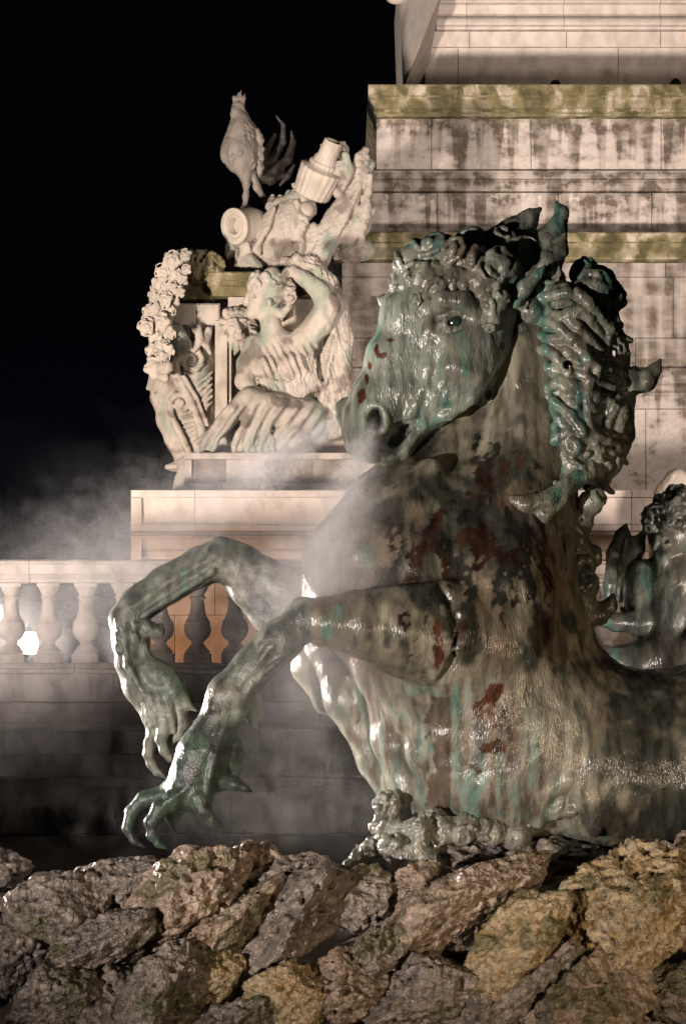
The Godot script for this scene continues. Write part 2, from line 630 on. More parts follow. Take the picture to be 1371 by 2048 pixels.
# ---------------------------------------------------------------- camera, sky, lights
func eye_and_sky() -> void:
	var cam := Camera3D.new()
	cam.name = "camera"
	cam.position = Vector3(0, EYE, 0)
	cam.projection = Camera3D.PROJECTION_FRUSTUM
	cam.near = 0.5
	cam.far = 4000.0
	cam.size = 2048.0 / FOCAL * 0.5
	cam.frustum_offset = Vector2(0, (HORIZON - 1024.0) / FOCAL * 0.5)
	add_child(cam)
	cam.current = true
	var env := Environment.new()
	env.background_mode = Environment.BG_SKY
	var sky := Sky.new()
	var mat := ProceduralSkyMaterial.new()
	mat.sky_top_color = Color(0.02, 0.02, 0.03)
	mat.sky_horizon_color = Color(0.06, 0.055, 0.10)
	mat.sky_curve = 0.05
	mat.ground_bottom_color = Color(0.02, 0.02, 0.03)
	mat.ground_horizon_color = Color(0.06, 0.055, 0.10)
	sky.sky_material = mat
	env.sky = sky
	env.background_energy_multiplier = 0.35
	env.tonemap_mode = Environment.TONE_MAPPER_LINEAR
	env.tonemap_exposure = 1.18
	env.volumetric_fog_enabled = true
	env.volumetric_fog_density = 0.0
	env.sdfgi_enabled = true
	env.ssao_enabled = true
	env.ssil_enabled = true
	var we := WorldEnvironment.new()
	we.name = "world_environment"
	we.environment = env
	add_child(we)

# a floodlight on a yoke: housing, glass, stand, and the light just in front of its glass
func floodlight(label: String, at: Vector3, aim: Vector3, energy: float, angle: float, size: float, color: Color) -> void:
	var t := thing("floodlight", label, "floodlight", at, "floodlights standing round the fountain")
	var turn := Basis.looking_at((aim - at).normalized(), Vector3.UP)
	var h := part("housing", lathe([Vector2(0.0, -0.30), Vector2(0.09, -0.29), Vector2(0.12, -0.22), Vector2(0.19, -0.05), Vector2(0.20, 0.02), Vector2(0.17, 0.02), Vector2(0.16, 0.0)], 24), M.dark_metal, t, Vector3.ZERO)
	var face := Basis(turn.x, -turn.z, turn.y)
	h.basis = face
	var lens := part("glass", lathe([Vector2(0.158, 0.0), Vector2(0.10, 0.012), Vector2(0.0, 0.016)], 24), M.floodlight_glass, t, Vector3.ZERO)
	lens.basis = face
	var s := Solid.new()
	s.block(Vector3(-0.03, 0.06 - at.y, -0.02), Vector3(0.03, -0.2, 0.02), 0.004)
	s.block(Vector3(-0.16, 0.004 - at.y, -0.16), Vector3(0.16, 0.058 - at.y, 0.16), 0.006)
	part("stand", s.mesh(), M.dark_metal, t, Vector3(0, 0, 0))
	var l := SpotLight3D.new()
	l.name = "light"
	l.light_color = color
	l.light_energy = energy
	l.light_size = size
	l.spot_angle = angle
	l.spot_angle_attenuation = 1.0
	l.spot_range = 80.0
	l.spot_attenuation = 2.0
	l.shadow_enabled = true
	t.add_child(l)
	l.basis = turn
	l.position = (aim - at).normalized() * 0.06

func lights() -> void:
	var white := Color(1.0, 0.94, 0.90)
	var warm := Color(1.0, 0.87, 0.72)
	floodlight("black floodlight low in the basin, left of the sea horse's claws", Vector3(-4.9, 0.8, -5.6), w(930, 990, 12), 82.0, 18.0, 0.10, white)
	floodlight("black floodlight in the basin right of the boulders", Vector3(3.4, 0.8, -5.4), w(1130, 1780, 11.5), 16.0, 19.0, 0.10, warm)
	floodlight("black floodlight beyond the sea horse's raised claws on the left", Vector3(-3.7, 1.5, -14.4), w(560, 1150, 12), 70.0, 30.0, 0.10, white)
	floodlight("black floodlight on the terrace edge aimed up at the monument", Vector3(-7.6, 0.9, -14.6), w(655, 405, 31), 395.0, 16.2, 0.5, Color(1.0, 0.925, 0.87))
	floodlight("black floodlight aimed at the upper tiers from the right", Vector3(4.6, 0.9, -14.0), w(1150, 450, 31), 185.0, 17.0, 0.5, Color(1.0, 0.915, 0.86))
	floodlight("added black fill floodlight on a tall pole far to the right, aimed at the wall", Vector3(8.5, 4.4, -19.5), w(1050, 600, 31.0), 60.0, 26.0, 0.5, Color(1.0, 0.915, 0.86))  # added fill light, softens the shadows on the wall
	floodlight("added black fill floodlight in the basin beyond the right edge, aimed at the bronze child", Vector3(5.6, 0.8, -11.0), w(1330, 1180, 14.5), 30.0, 12.0, 0.10, white)  # added to brighten the child, which stands in the horse's shadow
	floodlight("black floodlight behind the balustrade lighting the podium wall", Vector3(-3.6, 1.3, -25.2), w(420, 1180, 27), 6.0, 50.0, 0.12, Color(1.0, 0.74, 0.52))

# ---------------------------------------------------------------- masonry
func stone_course(parent: Node3D, called: String, edges: Array, y0: float, y1: float, d: float, thick: float, mats: Array, gap := 0.9, bevel := 0.9) -> void:
	var k := d / FOCAL
	for i in edges.size() - 1:
		var s := Solid.new()
		if M.has("stained_marble"):
			s.uo = Vector2(w(640, 172, 31.5).x, w(640, 172, 31.5).y)
			s.us = Vector2(1.0 / (921.6 * 31.5 / FOCAL), 1.0 / (844.8 * 31.5 / FOCAL))
		var uneven := rng.randf_range(-0.004, 0.004)
		var lo := w(edges[i] + (gap * 0.5 if i > 0 else 0.0), y1 - gap * 0.5, d)
		var hi := w(edges[i + 1] - gap * 0.5, y0 + gap * 0.5, d)
		lo.z = -d - thick
		hi.z = -d + uneven
		s.block(lo, hi, bevel * k)
		part(called, s.mesh(), mats[i % mats.size()], parent)

func backing(parent: Node3D, x0: float, y0: float, x1: float, y1: float, d: float, thick: float, mat: Material, called := "core") -> void:
	var s := Solid.new()
	var lo := w(x0, y1, d)
	var hi := w(x1, y0, d)
	lo.z = -d - thick
	s.block(lo, hi, 0.004)
	part(called, s.mesh(), mat, parent)

# rows: [[py, stand-out in metres], ...] from the top
func run_of_moulding(parent: Node3D, called: String, rows: Array, xl: float, xr: float, d: float, back: float, mat: Material, left := true) -> void:
	var s := Solid.new()
	var prof := []
	for r in rows:
		prof.append(Vector2(w(0, r[0], d).y, r[1]))
	s.uo = Vector2(w(640, 172, 31.5).x, w(640, 172, 31.5).y)
	s.us = Vector2(1.0 / (921.6 * 31.5 / FOCAL), 1.0 / (844.8 * 31.5 / FOCAL))
	s.moulding(prof, w(xl, 0, d).x, w(xr, 0, d).x, -d, -d - back, left)
	part(called, s.mesh(), mat, parent)

func monument() -> void:
	var t := thing("monument", "tall tiered pale stone monument with mossy cornices and stained blocks", "monument", w(1000, 1650, 31))
	var marble := M.stained_marble as Material
	var pale := M.pale_stone as Material
	# upper pedestal
	backing(t, 850, -160, 1800, 172, 33.0, 3.0, M.joint_mortar)
	stone_course(t, "stone_block", [849, 915, 1235, 1560, 1800], 95, 172, 32.97, 0.5, [pale])
	stone_course(t, "stone_block", [856, 938, 1132, 1320, 1510, 1800], 62, 94, 32.93, 0.5, [pale])
	var seg := [872, 932, 1126, 1318, 1506, 1800]
	for i in seg.size() - 1:
		run_of_moulding(t, "moulding", [[-140, 0.0], [-36, 0.0], [-30, 0.05], [-8, 0.06], [-2, 0.10], [6, 0.11], [9, 0.10], [11, 0.02], [28, 0.0], [33, 0.02], [37, 0.07], [42, 0.10], [48, 0.11], [53, 0.09], [55, 0.03], [60, 0.03]], seg[i] + (0.4 if i else 0.0), seg[i + 1] - 0.4, 32.9, 0.5, pale, false)
	var s := Solid.new()
	var lt := w(797, -60, 33.6)
	var lb := w(805, 172, 33.6)
	var rt := w(884, -20, 32.2)
	var r0 := w(872, -60, 32.2)
	var rb := w(808, 172, 32.5)
	var et := w(900, -60, 33.2)
	var em := w(853, 88, 33.2)
	var eb := w(849, 172, 33.2)
	s.face([lt, r0, rt, rb, lb], Vector3(-1, 0, 1))
	s.face([r0, et, em, rt], Vector3(1, 0, 1))
	s.face([rt, em, eb, rb], Vector3(1, 0, 1))
	s.face([lt, lb, lb + Vector3(0, 0, -3), lt + Vector3(0, 0, -3)], Vector3.LEFT)
	part("corner_pier", s.mesh(), pale, t)
	part("scroll", sphere_mesh(w(793, -4, 33.2), Vector3(0.12, 0.07, 0.1)), pale, t)
	# first mossy cornice, block course, ledge, second course, second mossy cornice
	run_of_moulding(t, "cornice", [[172, 0.085], [176, 0.09], [194, 0.09], [196, 0.075], [203, 0.07], [210, 0.045], [217, 0.025], [219, 0.03], [226, 0.03], [228, 0.01], [233, 0.0]], 753, 1800, 31.35, 6.0, M.mossy_stone)
	backing(t, 756, 232, 1800, 345, 31.56, 6.0, M.joint_mortar)
	stone_course(t, "marble_block", [752, 862, 1061, 1321, 1560, 1800], 233, 340, 31.5, 1.2, [marble])
	run_of_moulding(t, "ledge", [[340, 0.0], [343, 0.03], [357, 0.035], [360, 0.02], [361, 0.06], [368, 0.075], [376, 0.07], [384, 0.07]], 752, 1800, 31.44, 6.0, marble)
	backing(t, 739, 384, 1800, 469, 31.50, 6.0, M.joint_mortar)
	stone_course(t, "marble_block", [735, 874, 1115, 1302, 1500, 1800], 385, 468, 31.42, 1.2, [marble])
	run_of_moulding(t, "cornice", [[469, 0.20], [472, 0.215], [489, 0.215], [491, 0.18], [499, 0.17], [508, 0.11], [514, 0.08], [516, 0.085], [521, 0.08], [525, 0.02]], 683, 1800, 31.05, 6.0, M.mossy_stone)
	# main wall
	backing(t, 686, 524, 1800, 985, 31.10, 5.0, M.joint_mortar)
	stone_course(t, "marble_block", [683, 880, 1090, 1330, 1560, 1800], 525, 554, 31.03, 1.2, [marble])
	stone_course(t, "marble_block", [683, 780, 1010, 1345, 1600, 1800], 554, 676, 31.05, 1.2, [marble])
	stone_course(t, "marble_block", [683, 850, 1110, 1270, 1520, 1800], 676, 734, 31.05, 1.2, [marble])
	run_of_moulding(t, "ledge", [[734, 0.02], [738, 0.07], [768, 0.08], [772, 0.04], [780, 0.05], [784, 0.02]], 690, 1800, 31.05, 1.0, marble)
	stone_course(t, "marble_block", [683, 900, 1180, 1420, 1800], 784, 818, 31.04, 1.2, [marble])
	stone_course(t, "marble_block", [683, 960, 1290, 1560, 1800], 818, 985, 31.04, 1.2, [marble])
	# podium with its recessed panels and warm-lit moulding
	backing(t, 266, 984, 1900, 1700, 27.08, 4.3, M.joint_mortar)
	stone_course(t, "cap_block", [262, 390, 690, 1000, 1262, 1500, 1900], 980, 995, 27.0, 4.2, [pale])
	stone_course(t, "frame_block", [262, 284], 995, 1049, 27.0, 0.3, [pale])
	stone_course(t, "panel", [284, 390, 690, 1000, 1262, 1500, 1900], 995, 1049, 27.035, 0.3, [pale], 0.5, 0.3)
	stone_course(t, "frame_block", [262, 390, 690, 1000, 1262, 1500, 1900], 1049, 1062, 27.0, 0.3, [pale])
	run_of_moulding(t, "moulding", [[1062, -0.03], [1064, 0.0], [1070, 0.01], [1072, 0.03], [1076, 0.03], [1079, 0.0], [1090, -0.02], [1098, -0.05], [1101, -0.03], [1104, -0.06], [1112, -0.06], [1118, -0.07]], 262, 1900, 27.0, 1.0, M.warm_lit_stone, false)
	stone_course(t, "pilaster", [262, 284], 1064, 1340, 26.98, 0.4, [M.warm_lit_stone])
	stone_course(t, "wall_block", [262, 430, 700, 960, 1240, 1500, 1900], 1118, 1230, 27.06, 0.4, [M.warm_lit_stone])
	stone_course(t, "wall_block", [262, 350, 560, 830, 1100, 1400, 1900], 1230, 1345, 27.06, 0.4, [M.warm_lit_stone])
	# step and seat under the figure
	backing(t, 371, 908, 850, 984, 28.06, 2.4, M.joint_mortar)
	stone_course(t, "step_block", [368, 560, 850], 905, 919, 28.0, 2.3, [M.rail_stone])
	stone_course(t, "step_block", [368, 384], 919, 966, 28.0, 0.4, [M.rail_stone])
	stone_course(t, "step_panel", [384, 452, 530, 625, 720, 850], 919, 966, 28.04, 0.3, [M.dark_stone_0, M.rail_stone, M.dark_stone_1], 0.6, 0.4)
	stone_course(t, "step_block", [368, 434, 444, 850], 966, 981, 28.0, 0.4, [M.rail_stone])
	backing(t, 524, 855, 850, 908, 28.66, 1.6, M.joint_mortar)
	stone_course(t, "seat_block", [519, 536], 851, 906, 28.6, 1.5, [M.rail_stone])
	stone_course(t, "seat_block", [536, 690, 850], 851, 861, 28.6, 1.5, [M.rail_stone])
	stone_course(t, "seat_panel", [536, 690, 850], 861, 906, 28.63, 0.4, [M.dark_stone_1])
	# dark round fittings on the first cornice
	for p in [[1110, 174], [1349, 171]]:
		var l := thing("lamp_cover", "small dark round lamp cover on mossy cornice, %s one" % ("left" if p[0] < 1200 else "right"), "lamp cover", w(p[0], p[1] + 2, 31.6), "lamp covers on the upper cornice")
		part("dome", lathe([Vector2(0.05, 0.0), Vector2(0.052, 0.02), Vector2(0.062, 0.03), Vector2(0.06, 0.055), Vector2(0.045, 0.08), Vector2(0.02, 0.094), Vector2(0.0, 0.097)], 20), M.dark_metal, l, Vector3(0, -0.008, 0))
		var cover_fill := OmniLight3D.new()  # added weak fill for the shaded band of wall behind the cover
		cover_fill.name = "light"
		cover_fill.light_color = Color(1.0, 0.88, 0.80)
		cover_fill.light_energy = 0.10
		cover_fill.light_size = 0.05
		cover_fill.omni_range = 20.0
		cover_fill.omni_attenuation = 2.0
		cover_fill.shadow_enabled = true
		l.add_child(cover_fill)
		cover_fill.position = Vector3(0, 0.05, -0.16)
		part("fill_bulb", sphere_mesh(Vector3(0, 0.05, -0.16), Vector3(0.03, 0.03, 0.03)), M.lamp_glass, l, Vector3.ZERO)  # added together with the fill light
		part("rim", lathe([Vector2(0.05, 0.0), Vector2(0.072, 0.0), Vector2(0.072, 0.014), Vector2(0.05, 0.014)], 20), M.dark_metal, l, Vector3(0, -0.012, 0))

func sphere_mesh(at: Vector3, r: Vector3) -> ArrayMesh:
	var prof := []
	for i in 13:
		var a := -PI / 2 + PI * i / 12
		prof.append(Vector2(maxf(cos(a), 0.0), sin(a)))
	var m := lathe(prof, 24)
	var arr := m.surface_get_arrays(0)
	var vs: PackedVector3Array = arr[Mesh.ARRAY_VERTEX]
	for i in vs.size():
		vs[i] = vs[i] * r + at
	arr[Mesh.ARRAY_VERTEX] = vs
	var n := ArrayMesh.new()
	n.add_surface_from_arrays(Mesh.PRIMITIVE_TRIANGLES, arr)
	return n

func balustrade() -> void:
	var d := 24.0
	var k := d / FOCAL
	var t := thing("balustrade", "stone balustrade with turned balusters above a dark wall", "balustrade", w(300, 1687, d))
	var segs := [-900, -420, 60, 545, 1020, 1500, 2100]
	for i in segs.size() - 1:
		run_of_moulding(t, "handrail", [[1119, 0.0], [1120, 0.05], [1123, 0.075], [1127, 0.08], [1130, 0.06], [1148, 0.06], [1150, 0.045], [1157, 0.02], [1159, 0.03], [1164, 0.03], [1166, 0.0]], segs[i] + 0.6, segs[i + 1] - 0.6, d, 0.24, M.rail_stone, false)
		run_of_moulding(t, "base_rail", [[1326, 0.0], [1328, 0.03], [1333, 0.045], [1336, 0.03], [1339, 0.05], [1345, 0.05], [1347, 0.01]], segs[i] + 90.6, segs[i + 1] + 89.4, d, 0.28, M.rail_stone, false)
	var prof := []
	for r in [[0, 1307], [22, 1307], [24.5, 1305], [25, 1302], [23, 1300], [21, 1299], [19, 1296], [15, 1291], [12, 1288], [12, 1285], [14, 1283], [14, 1281], [18, 1279], [24, 1272], [27, 1263], [27.4, 1257], [26, 1250], [25, 1247], [26.3, 1245], [25, 1243], [21, 1238], [17, 1230], [14.5, 1218], [13.5, 1204], [13.3, 1198], [16, 1197], [17, 1195], [16, 1193], [13.5, 1192], [14, 1188], [18, 1182], [20.5, 1177], [21, 1173], [0, 1172.5]]:
		prof.append(Vector2(r[0] * k, (1326.0 - r[1]) * k))
	var shaft := lathe(prof, 28)
	var base := Solid.new()
	base.block(Vector3(-27, 0, -27) * k, Vector3(27, 19, 27) * k, 1.0 * k)
	var cap := Solid.new()
	cap.block(Vector3(-22.5, 153, -22.5) * k, Vector3(22.5, 160, 22.5) * k, 1.0 * k)
	var bm := base.mesh()
	var cm := cap.mesh()
	for i in range(-12, 27):
		var at := w(21.0 + 74.6 * i, 1326, d) + Vector3(0, 0, -0.1)
		var b := part("baluster", shaft, M.rail_stone, t, at - t.position)
		part("plinth", bm, M.rail_stone, b, Vector3.ZERO)
		part("abacus", cm, M.rail_stone, b, Vector3.ZERO)
	backing(t, -900, 1350, 2200, 1687, d + 0.06, 0.6, M.joint_mortar)
	stone_course(t, "dado_block", [-900, -300, -40, 228, 545, 830, 1130, 1430, 1800, 2200], 1347, 1404, d, 0.5, [M.rail_stone])
	for e in [[-900, -190], [-190, 228], [228, 640], [640, 1050], [1050, 1500], [1500, 2200]]:
		run_of_moulding(t, "ledge", [[1405, 0.01], [1408, 0.02], [1422, 0.05], [1436, 0.12], [1446, 0.19], [1452, 0.22], [1457, 0.22], [1460, 0.17], [1461, 0.02]], e[0] + 0.4, e[1] - 0.4, d, 0.5, M.rail_stone, false)
	var wall_stones := [M.dark_stone_0, M.dark_stone_1, M.dark_stone_2]
	stone_course(t, "wall_block", [-900, -150, 225, 520, 905, 1310, 1700, 2200], 1461, 1508, d + 0.02, 0.5, wall_stones, 0.7)
	stone_course(t, "wall_block", [-900, -150, 225, 520, 905, 1310, 1700, 2200], 1508, 1553, d + 0.01, 0.5, [M.dark_stone_2, M.dark_stone_0], 0.7)
	run_of_moulding(t, "plinth_course", [[1553, 0.0], [1554, 0.05], [1557, 0.06], [1560, 0.06], [1572, 0.05]], -900, 2200, d, 0.5, M.dark_stone_1, false)
	stone_course(t, "wall_block", [-900, -60, 345, 460, 700, 1080, 1500, 2200], 1572, 1668, d - 0.05, 0.55, wall_stones, 0.7)
	run_of_moulding(t, "plinth_course", [[1668, 0.05], [1670, 0.12], [1676, 0.13], [1687, 0.13]], -900, 2200, d, 0.5, M.dark_stone_0, false)

func street_lamp(label: String, px: float, py: float, d: float, size: float) -> void:
	var at := w(px, py, d)
	var t := thing("street_lamp", label, "street lamp", Vector3(at.x, 0, at.z), "lit lanterns beyond the balustrade")
	var y := at.y
	var k := size
	part("glass", lathe([Vector2(0.0, -0.50), Vector2(0.36, -0.5), Vector2(0.50, 0.0), Vector2(0.36, 0.52), Vector2(0.0, 0.53)].map(func(v): return v * k), 6), M.lamp_glass, t, Vector3(0, y, 0))
	part("cap", lathe([Vector2(0.40, 0.535), Vector2(0.40, 0.57), Vector2(0.2, 0.72), Vector2(0.06, 0.78), Vector2(0.07, 0.86), Vector2(0.0, 0.95)].map(func(v): return v * k), 12), M.dark_metal, t, Vector3(0, y, 0))
	part("collar", lathe([Vector2(0.0, -0.8), Vector2(0.09, -0.8), Vector2(0.11, -0.7), Vector2(0.05, -0.62), Vector2(0.20, -0.53), Vector2(0.34, -0.505)].map(func(v): return v * k), 12), M.dark_metal, t, Vector3(0, y, 0))
	part("post", lathe([Vector2(0.12, 0.0), Vector2(0.12, 0.12), Vector2(0.06, 0.2), Vector2(0.04, y - 0.78 * k)], 12), M.dark_metal, t, Vector3.ZERO)
	var l := OmniLight3D.new()
	l.name = "light"
	l.light_energy = 7.0
	l.light_color = Color(1.0, 0.96, 0.9)
	l.light_size = 0.2
	l.omni_range = 60.0
	l.omni_attenuation = 2.0
	l.shadow_enabled = true
	t.add_child(l)
	l.position = Vector3(0, y, 0)
	# added ball of fog that makes the lantern's halo
	var f := FogVolume.new()
	f.name = numbered("lamp_halo")
	f.shape = RenderingServer.FOG_VOLUME_SHAPE_ELLIPSOID
	f.size = Vector3.ONE * 1.8
	var fm := FogMaterial.new()
	fm.albedo = Color(0.95, 0.93, 0.95)
	fm.density = 0.07
	f.material = fm
	add_child(f)
	f.position = Vector3(at.x, y, at.z)
	mark(f, "faint added fog halo around " + label, "mist", "", "stuff")

func ground() -> void:
	var s := Solid.new()
	s.face([Vector3(-900, 0, 60), Vector3(900, 0, 60), Vector3(900, 0, -1800), Vector3(-900, 0, -1800)], Vector3.UP)
	var gnd := part("ground", s.mesh(), M.paving, self)
	gnd.set_meta("kind", "structure")
	var q := Solid.new()
	q.face([Vector3(-14, 0.12, -3.5), Vector3(14, 0.12, -3.5), Vector3(14, 0.12, -23.2), Vector3(-14, 0.12, -23.2)], Vector3.UP)
	var wat := part("water", q.mesh(), M.basin_water, self)
	wat.set_meta("kind", "structure")

# ---------------------------------------------------------------- sculpture helpers
var DD := 12.0

# a joint: photograph column and row, height z toward the eye in pixels, radius in pixels
func j(px: float, py: float, z: float, r: float) -> Vector4:
	var d := DD - z * DD / FOCAL
	var p := w(px, py, d)
	return Vector4(p.x, p.y, p.z, r * d / FOCAL)

func jv(px: float, py: float, z: float) -> Vector3:
	var q := j(px, py, z, 1)
	return Vector3(q.x, q.y, q.z)

func ch(a: Array) -> Array:
	var out := []
	for p in a:
		out.append(j(p[0], p[1], p[2], p[3]))
	return out

func clay(x0: float, y0: float, x1: float, y1: float, z0: float, z1: float, cell: float) -> Clay:
	var k := DD / FOCAL
	var a := jv(x0, y1, z0)
	var b := jv(x1, y0, z0)
	var c := jv(x0, y1, z1)
	var e := jv(x1, y0, z1)
	return Clay.new(Vector3(minf(a.x, c.x), minf(a.y, c.y), a.z), Vector3(maxf(b.x, e.x), maxf(b.y, e.y), c.z), cell * k)

func egg(c: Clay, px: float, py: float, z: float, rx: float, ry: float, rz: float, k: float, deg := 0.0, carve := false) -> void:
	var s := DD / FOCAL
	c.egg(jv(px, py, z), Vector3(rx, ry, rz) * s, k * s, Basis(Vector3(0, 0, 1), deg_to_rad(deg)), carve)

# a lock of hair or foam: a flat spiral of limbs lying on a surface with normal n
func lock(c: Clay, at: Vector3, n: Vector3, size: float, thick: float, turns: float, k: float) -> void:
	var u := n.cross(Vector3(rng.randf_range(-1, 1), rng.randf_range(-1, 1), rng.randf_range(-1, 1))).normalized()
	var v := n.cross(u)
	var a0 := rng.randf() * TAU
	var way := 1.0 if rng.randf() < 0.5 else -1.0
	var steps := 10
	var last := Vector3.ZERO
	for i in steps + 1:
		var f := float(i) / steps
		var a := a0 + way * turns * TAU * f
		var rad := size * (1.0 - 0.78 * f)
		var p := at + (u * cos(a) + v * sin(a)) * rad + n * size * 0.35 * (f - 0.4)
		if i:
			c.limb(last, p, thick * (0.55 + 0.6 * f), thick * (0.55 + 0.6 * (f + 0.14)), k)
		last = p

# lumps: [px, py, z, r, number of locks]
func locks(c: Clay, lumps: Array, k: float, front := 0.25) -> void:
	var s := DD / FOCAL
	for b in lumps:
		var at := jv(b[0], b[1], b[2])
		var r: float = b[3] * s
		c.egg(at, Vector3(r, r, r * 0.9), k * s)
		for i in int(b[4] * 0.6 + 0.7):
			var n := Vector3(rng.randf_range(-1, 1), rng.randf_range(-1, 1), rng.randf_range(-front, 1.0)).normalized()
			lock(c, at + n * r * 0.92, n, r * rng.randf_range(0.60, 0.95), r * rng.randf_range(0.17, 0.26), rng.randf_range(0.9, 1.5), 2.2 * s)

const PALE := Vector3(0.255, 0.285, 0.235)
const MID := Vector3(0.105, 0.115, 0.092)
const DARK := Vector3(0.030, 0.034, 0.028)
const TEAL := Vector3(0.085, 0.215, 0.17)
const RUST := Vector3(0.044, 0.023, 0.016)
const UMBER := Vector3(0.125, 0.100, 0.078)
const LEAF := Vector3(0.035, 0.075, 0.050)

func step3(a: float, b: float, x: float) -> float:
	return smoothstep(a, b, x)

func patina(v: Vector3, dark: float, rusty: float, teal: float, green: float, warm := 0.0) -> Color:
	var big := noise_soft.get_noise_3d(v.x * 1.9, v.y * 0.9, v.z * 1.9)
	var run := noise_fine.get_noise_3d(v.x * 8.0, v.y * 0.9, v.z * 8.0)
	var spot := noise_fine.get_noise_3d(v.x * 5.0 + 40.0, v.y * 4.0, v.z * 5.0)
	var c := MID.lerp(PALE, step3(-0.42, 0.34, big * 0.7 + run * 0.8 - dark * 0.6))
	c = c.lerp(UMBER, 0.6 * step3(0.0, 0.35, noise_soft.get_noise_3d(v.x * 3.0 + 17.0, v.y * 0.9, v.z * 3.0) + run * 0.3))
	c = c.lerp(c * Vector3(1.22, 1.0, 0.90), warm)
	c = c.lerp(TEAL, 0.75 * step3(0.30 - teal, 0.52 - teal, noise_fine.get_noise_3d(v.x * 7.0, v.y * 1.6 + 31.0, v.z * 7.0)))
	c = c.lerp(LEAF, green)
	c = c.lerp(DARK, 0.9 * step3(0.40 - dark, 0.72 - dark, spot * 0.7 + run * 0.35 + big * 0.4 + 0.15))
	if rusty > -0.1:
		var ragged := noise_fine.get_noise_3d(v.x * 26.0, v.y * 20.0, v.z * 26.0) * 0.35
		var chip := noise_fine.get_noise_3d(v.x * 6.5 + 90.0, v.y * 1.9, v.z * 6.5) + ragged
		c = c.lerp(RUST * (0.55 + 0.6 * step3(-0.1, 0.3, run)), step3(0.46 - rusty, 0.49 - rusty, chip))
		c = c.lerp(DARK * 0.8, step3(0.50 - rusty, 0.53 - rusty, noise_fine.get_noise_3d(v.x * 8.0, v.y * 2.0 + 50.0, v.z * 8.0) + ragged))
	return Color(c.x, c.y, c.z)

func col_of(v: Vector3) -> Vector2:
	var k := -v.z / FOCAL
	return Vector2(v.x / k + 685.5, HORIZON - (v.y - EYE) / k)

func near_spot(p: Vector2, x: float, y: float, rx: float, ry: float) -> float:
	return 1.0 - Vector2((p.x - x) / rx, (p.y - y) / ry).length()

# local coordinates of the statue, in centimetre-like units measured from its own base
func body_tint(v: Vector3) -> Color:
	var p := Vector2(v.x * 500.0 + 685.5, HORIZON - (v.y - EYE) * 500.0)
	var chest := maxf(0.0, near_spot(p, 950, 1110, 270, 260))
	var neck := maxf(0.0, near_spot(p, 980, 960, 130, 110))
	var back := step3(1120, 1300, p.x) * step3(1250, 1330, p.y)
	var belly := step3(1320, 1420, p.y) * (1.0 - step3(1040, 1220, p.x))
	var rusty := -0.12 + 0.46 * minf(1.0, chest * 1.7) + 0.24 * neck
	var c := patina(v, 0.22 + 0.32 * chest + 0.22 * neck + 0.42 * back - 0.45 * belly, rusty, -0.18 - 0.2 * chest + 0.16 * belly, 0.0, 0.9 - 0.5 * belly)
	if belly > 0.0:
		var streak := noise_fine.get_noise_3d(v.x * 15.0, v.y * 0.7, v.z * 15.0)
		c = c.lerp(Color(0.30, 0.28, 0.235), 0.5 * belly * step3(-0.2, 0.25, noise_fine.get_noise_3d(v.x * 7.0, v.y * 0.8, v.z * 7.0)))
		c = c.lerp(Color(0.11, 0.082, 0.062), 0.75 * belly * step3(0.05, 0.3, streak))
		c = c.lerp(Color(0.17, 0.27, 0.225), 0.75 * belly * step3(0.08, 0.3, -streak))
	var wob := noise_fine.get_noise_3d(v.x * 9.0, v.y * 9.0, v.z * 9.0) * 1.1
	var chips := maxf(maxf(near_spot(p, 972, 1405, 30, 34), near_spot(p, 938, 1522, 18, 18)), maxf(near_spot(p, 972, 1488, 26, 14), near_spot(p, 866, 1290, 12, 60)))
	if chips + wob * 1.1 > 0.2 and chips > -0.5:
		c = Color(0.070, 0.024, 0.015)
	# the long brown run down the chest below the arm
	if absf(p.x - 874 + wob * 16.0) < 20.0 + wob * 14.0 and p.y > 1390:
		c = c.lerp(Color(0.075, 0.046, 0.030), 0.8)
	return c

func head_tint(v: Vector3) -> Color:
	var p := Vector2(v.x * 500.0 + 685.5, HORIZON - (v.y - EYE) * 500.0)
	var c := patina(v, -0.40 + 0.30 * step3(980, 1030, p.x) + 0.36 * maxf(0.0, near_spot(p, 925, 770, 95, 110)), -0.2, 0.10, 0.0)
	var f := noise_fine.get_noise_3d(v.x * 12.0, v.y * 12.0, v.z * 12.0)
	for s in [[722, 795, 12, 20], [764, 717, 13, 9], [780, 688, 9, 5], [733, 762, 6, 16], [752, 705, 6, 14], [738, 740, 6, 14], [1000, 700, 6, 9], [1010, 745, 6, 10], [1050, 790, 9, 26], [975, 790, 8, 22]]:
		if near_spot(p, s[0], s[1], s[2], s[3]) + f * 0.8 > 0.22:
			c = Color(0.095, 0.032, 0.018) if p.x < 900 else Color(0.05, 0.022, 0.014)
	return c

func leg_tint(v: Vector3) -> Color:
	var p := Vector2(v.x * 500.0 + 685.5, HORIZON - (v.y - EYE) * 500.0)
	var g := step3(1370, 1480, p.y) * (0.85 if p.x > 240 else 0.7)
	if v.z < -12.0:
		return patina(v, 0.22 - 0.35 * step3(1230, 1300, p.y), -0.2, -0.14, 0.6 * step3(300, 350, p.x) * step3(1310, 1340, p.y) * (1.0 - step3(1385, 1420, p.y)))
	return patina(v, 0.30, -0.2, -0.12, g)

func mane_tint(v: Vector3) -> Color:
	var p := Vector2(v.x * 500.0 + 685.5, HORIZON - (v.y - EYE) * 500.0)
	var low := step3(1000, 1070, p.y)  # lower mane darker: dark bronze plus part of its shade, put into the colour
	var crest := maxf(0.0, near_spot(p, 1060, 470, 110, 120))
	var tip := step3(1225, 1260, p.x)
	return patina(v, -0.38 + 0.62 * low + 0.5 * crest + 0.5 * tip, -0.2, 0.20 - 0.45 * low - 0.3 * crest, 0.0, 0.3)

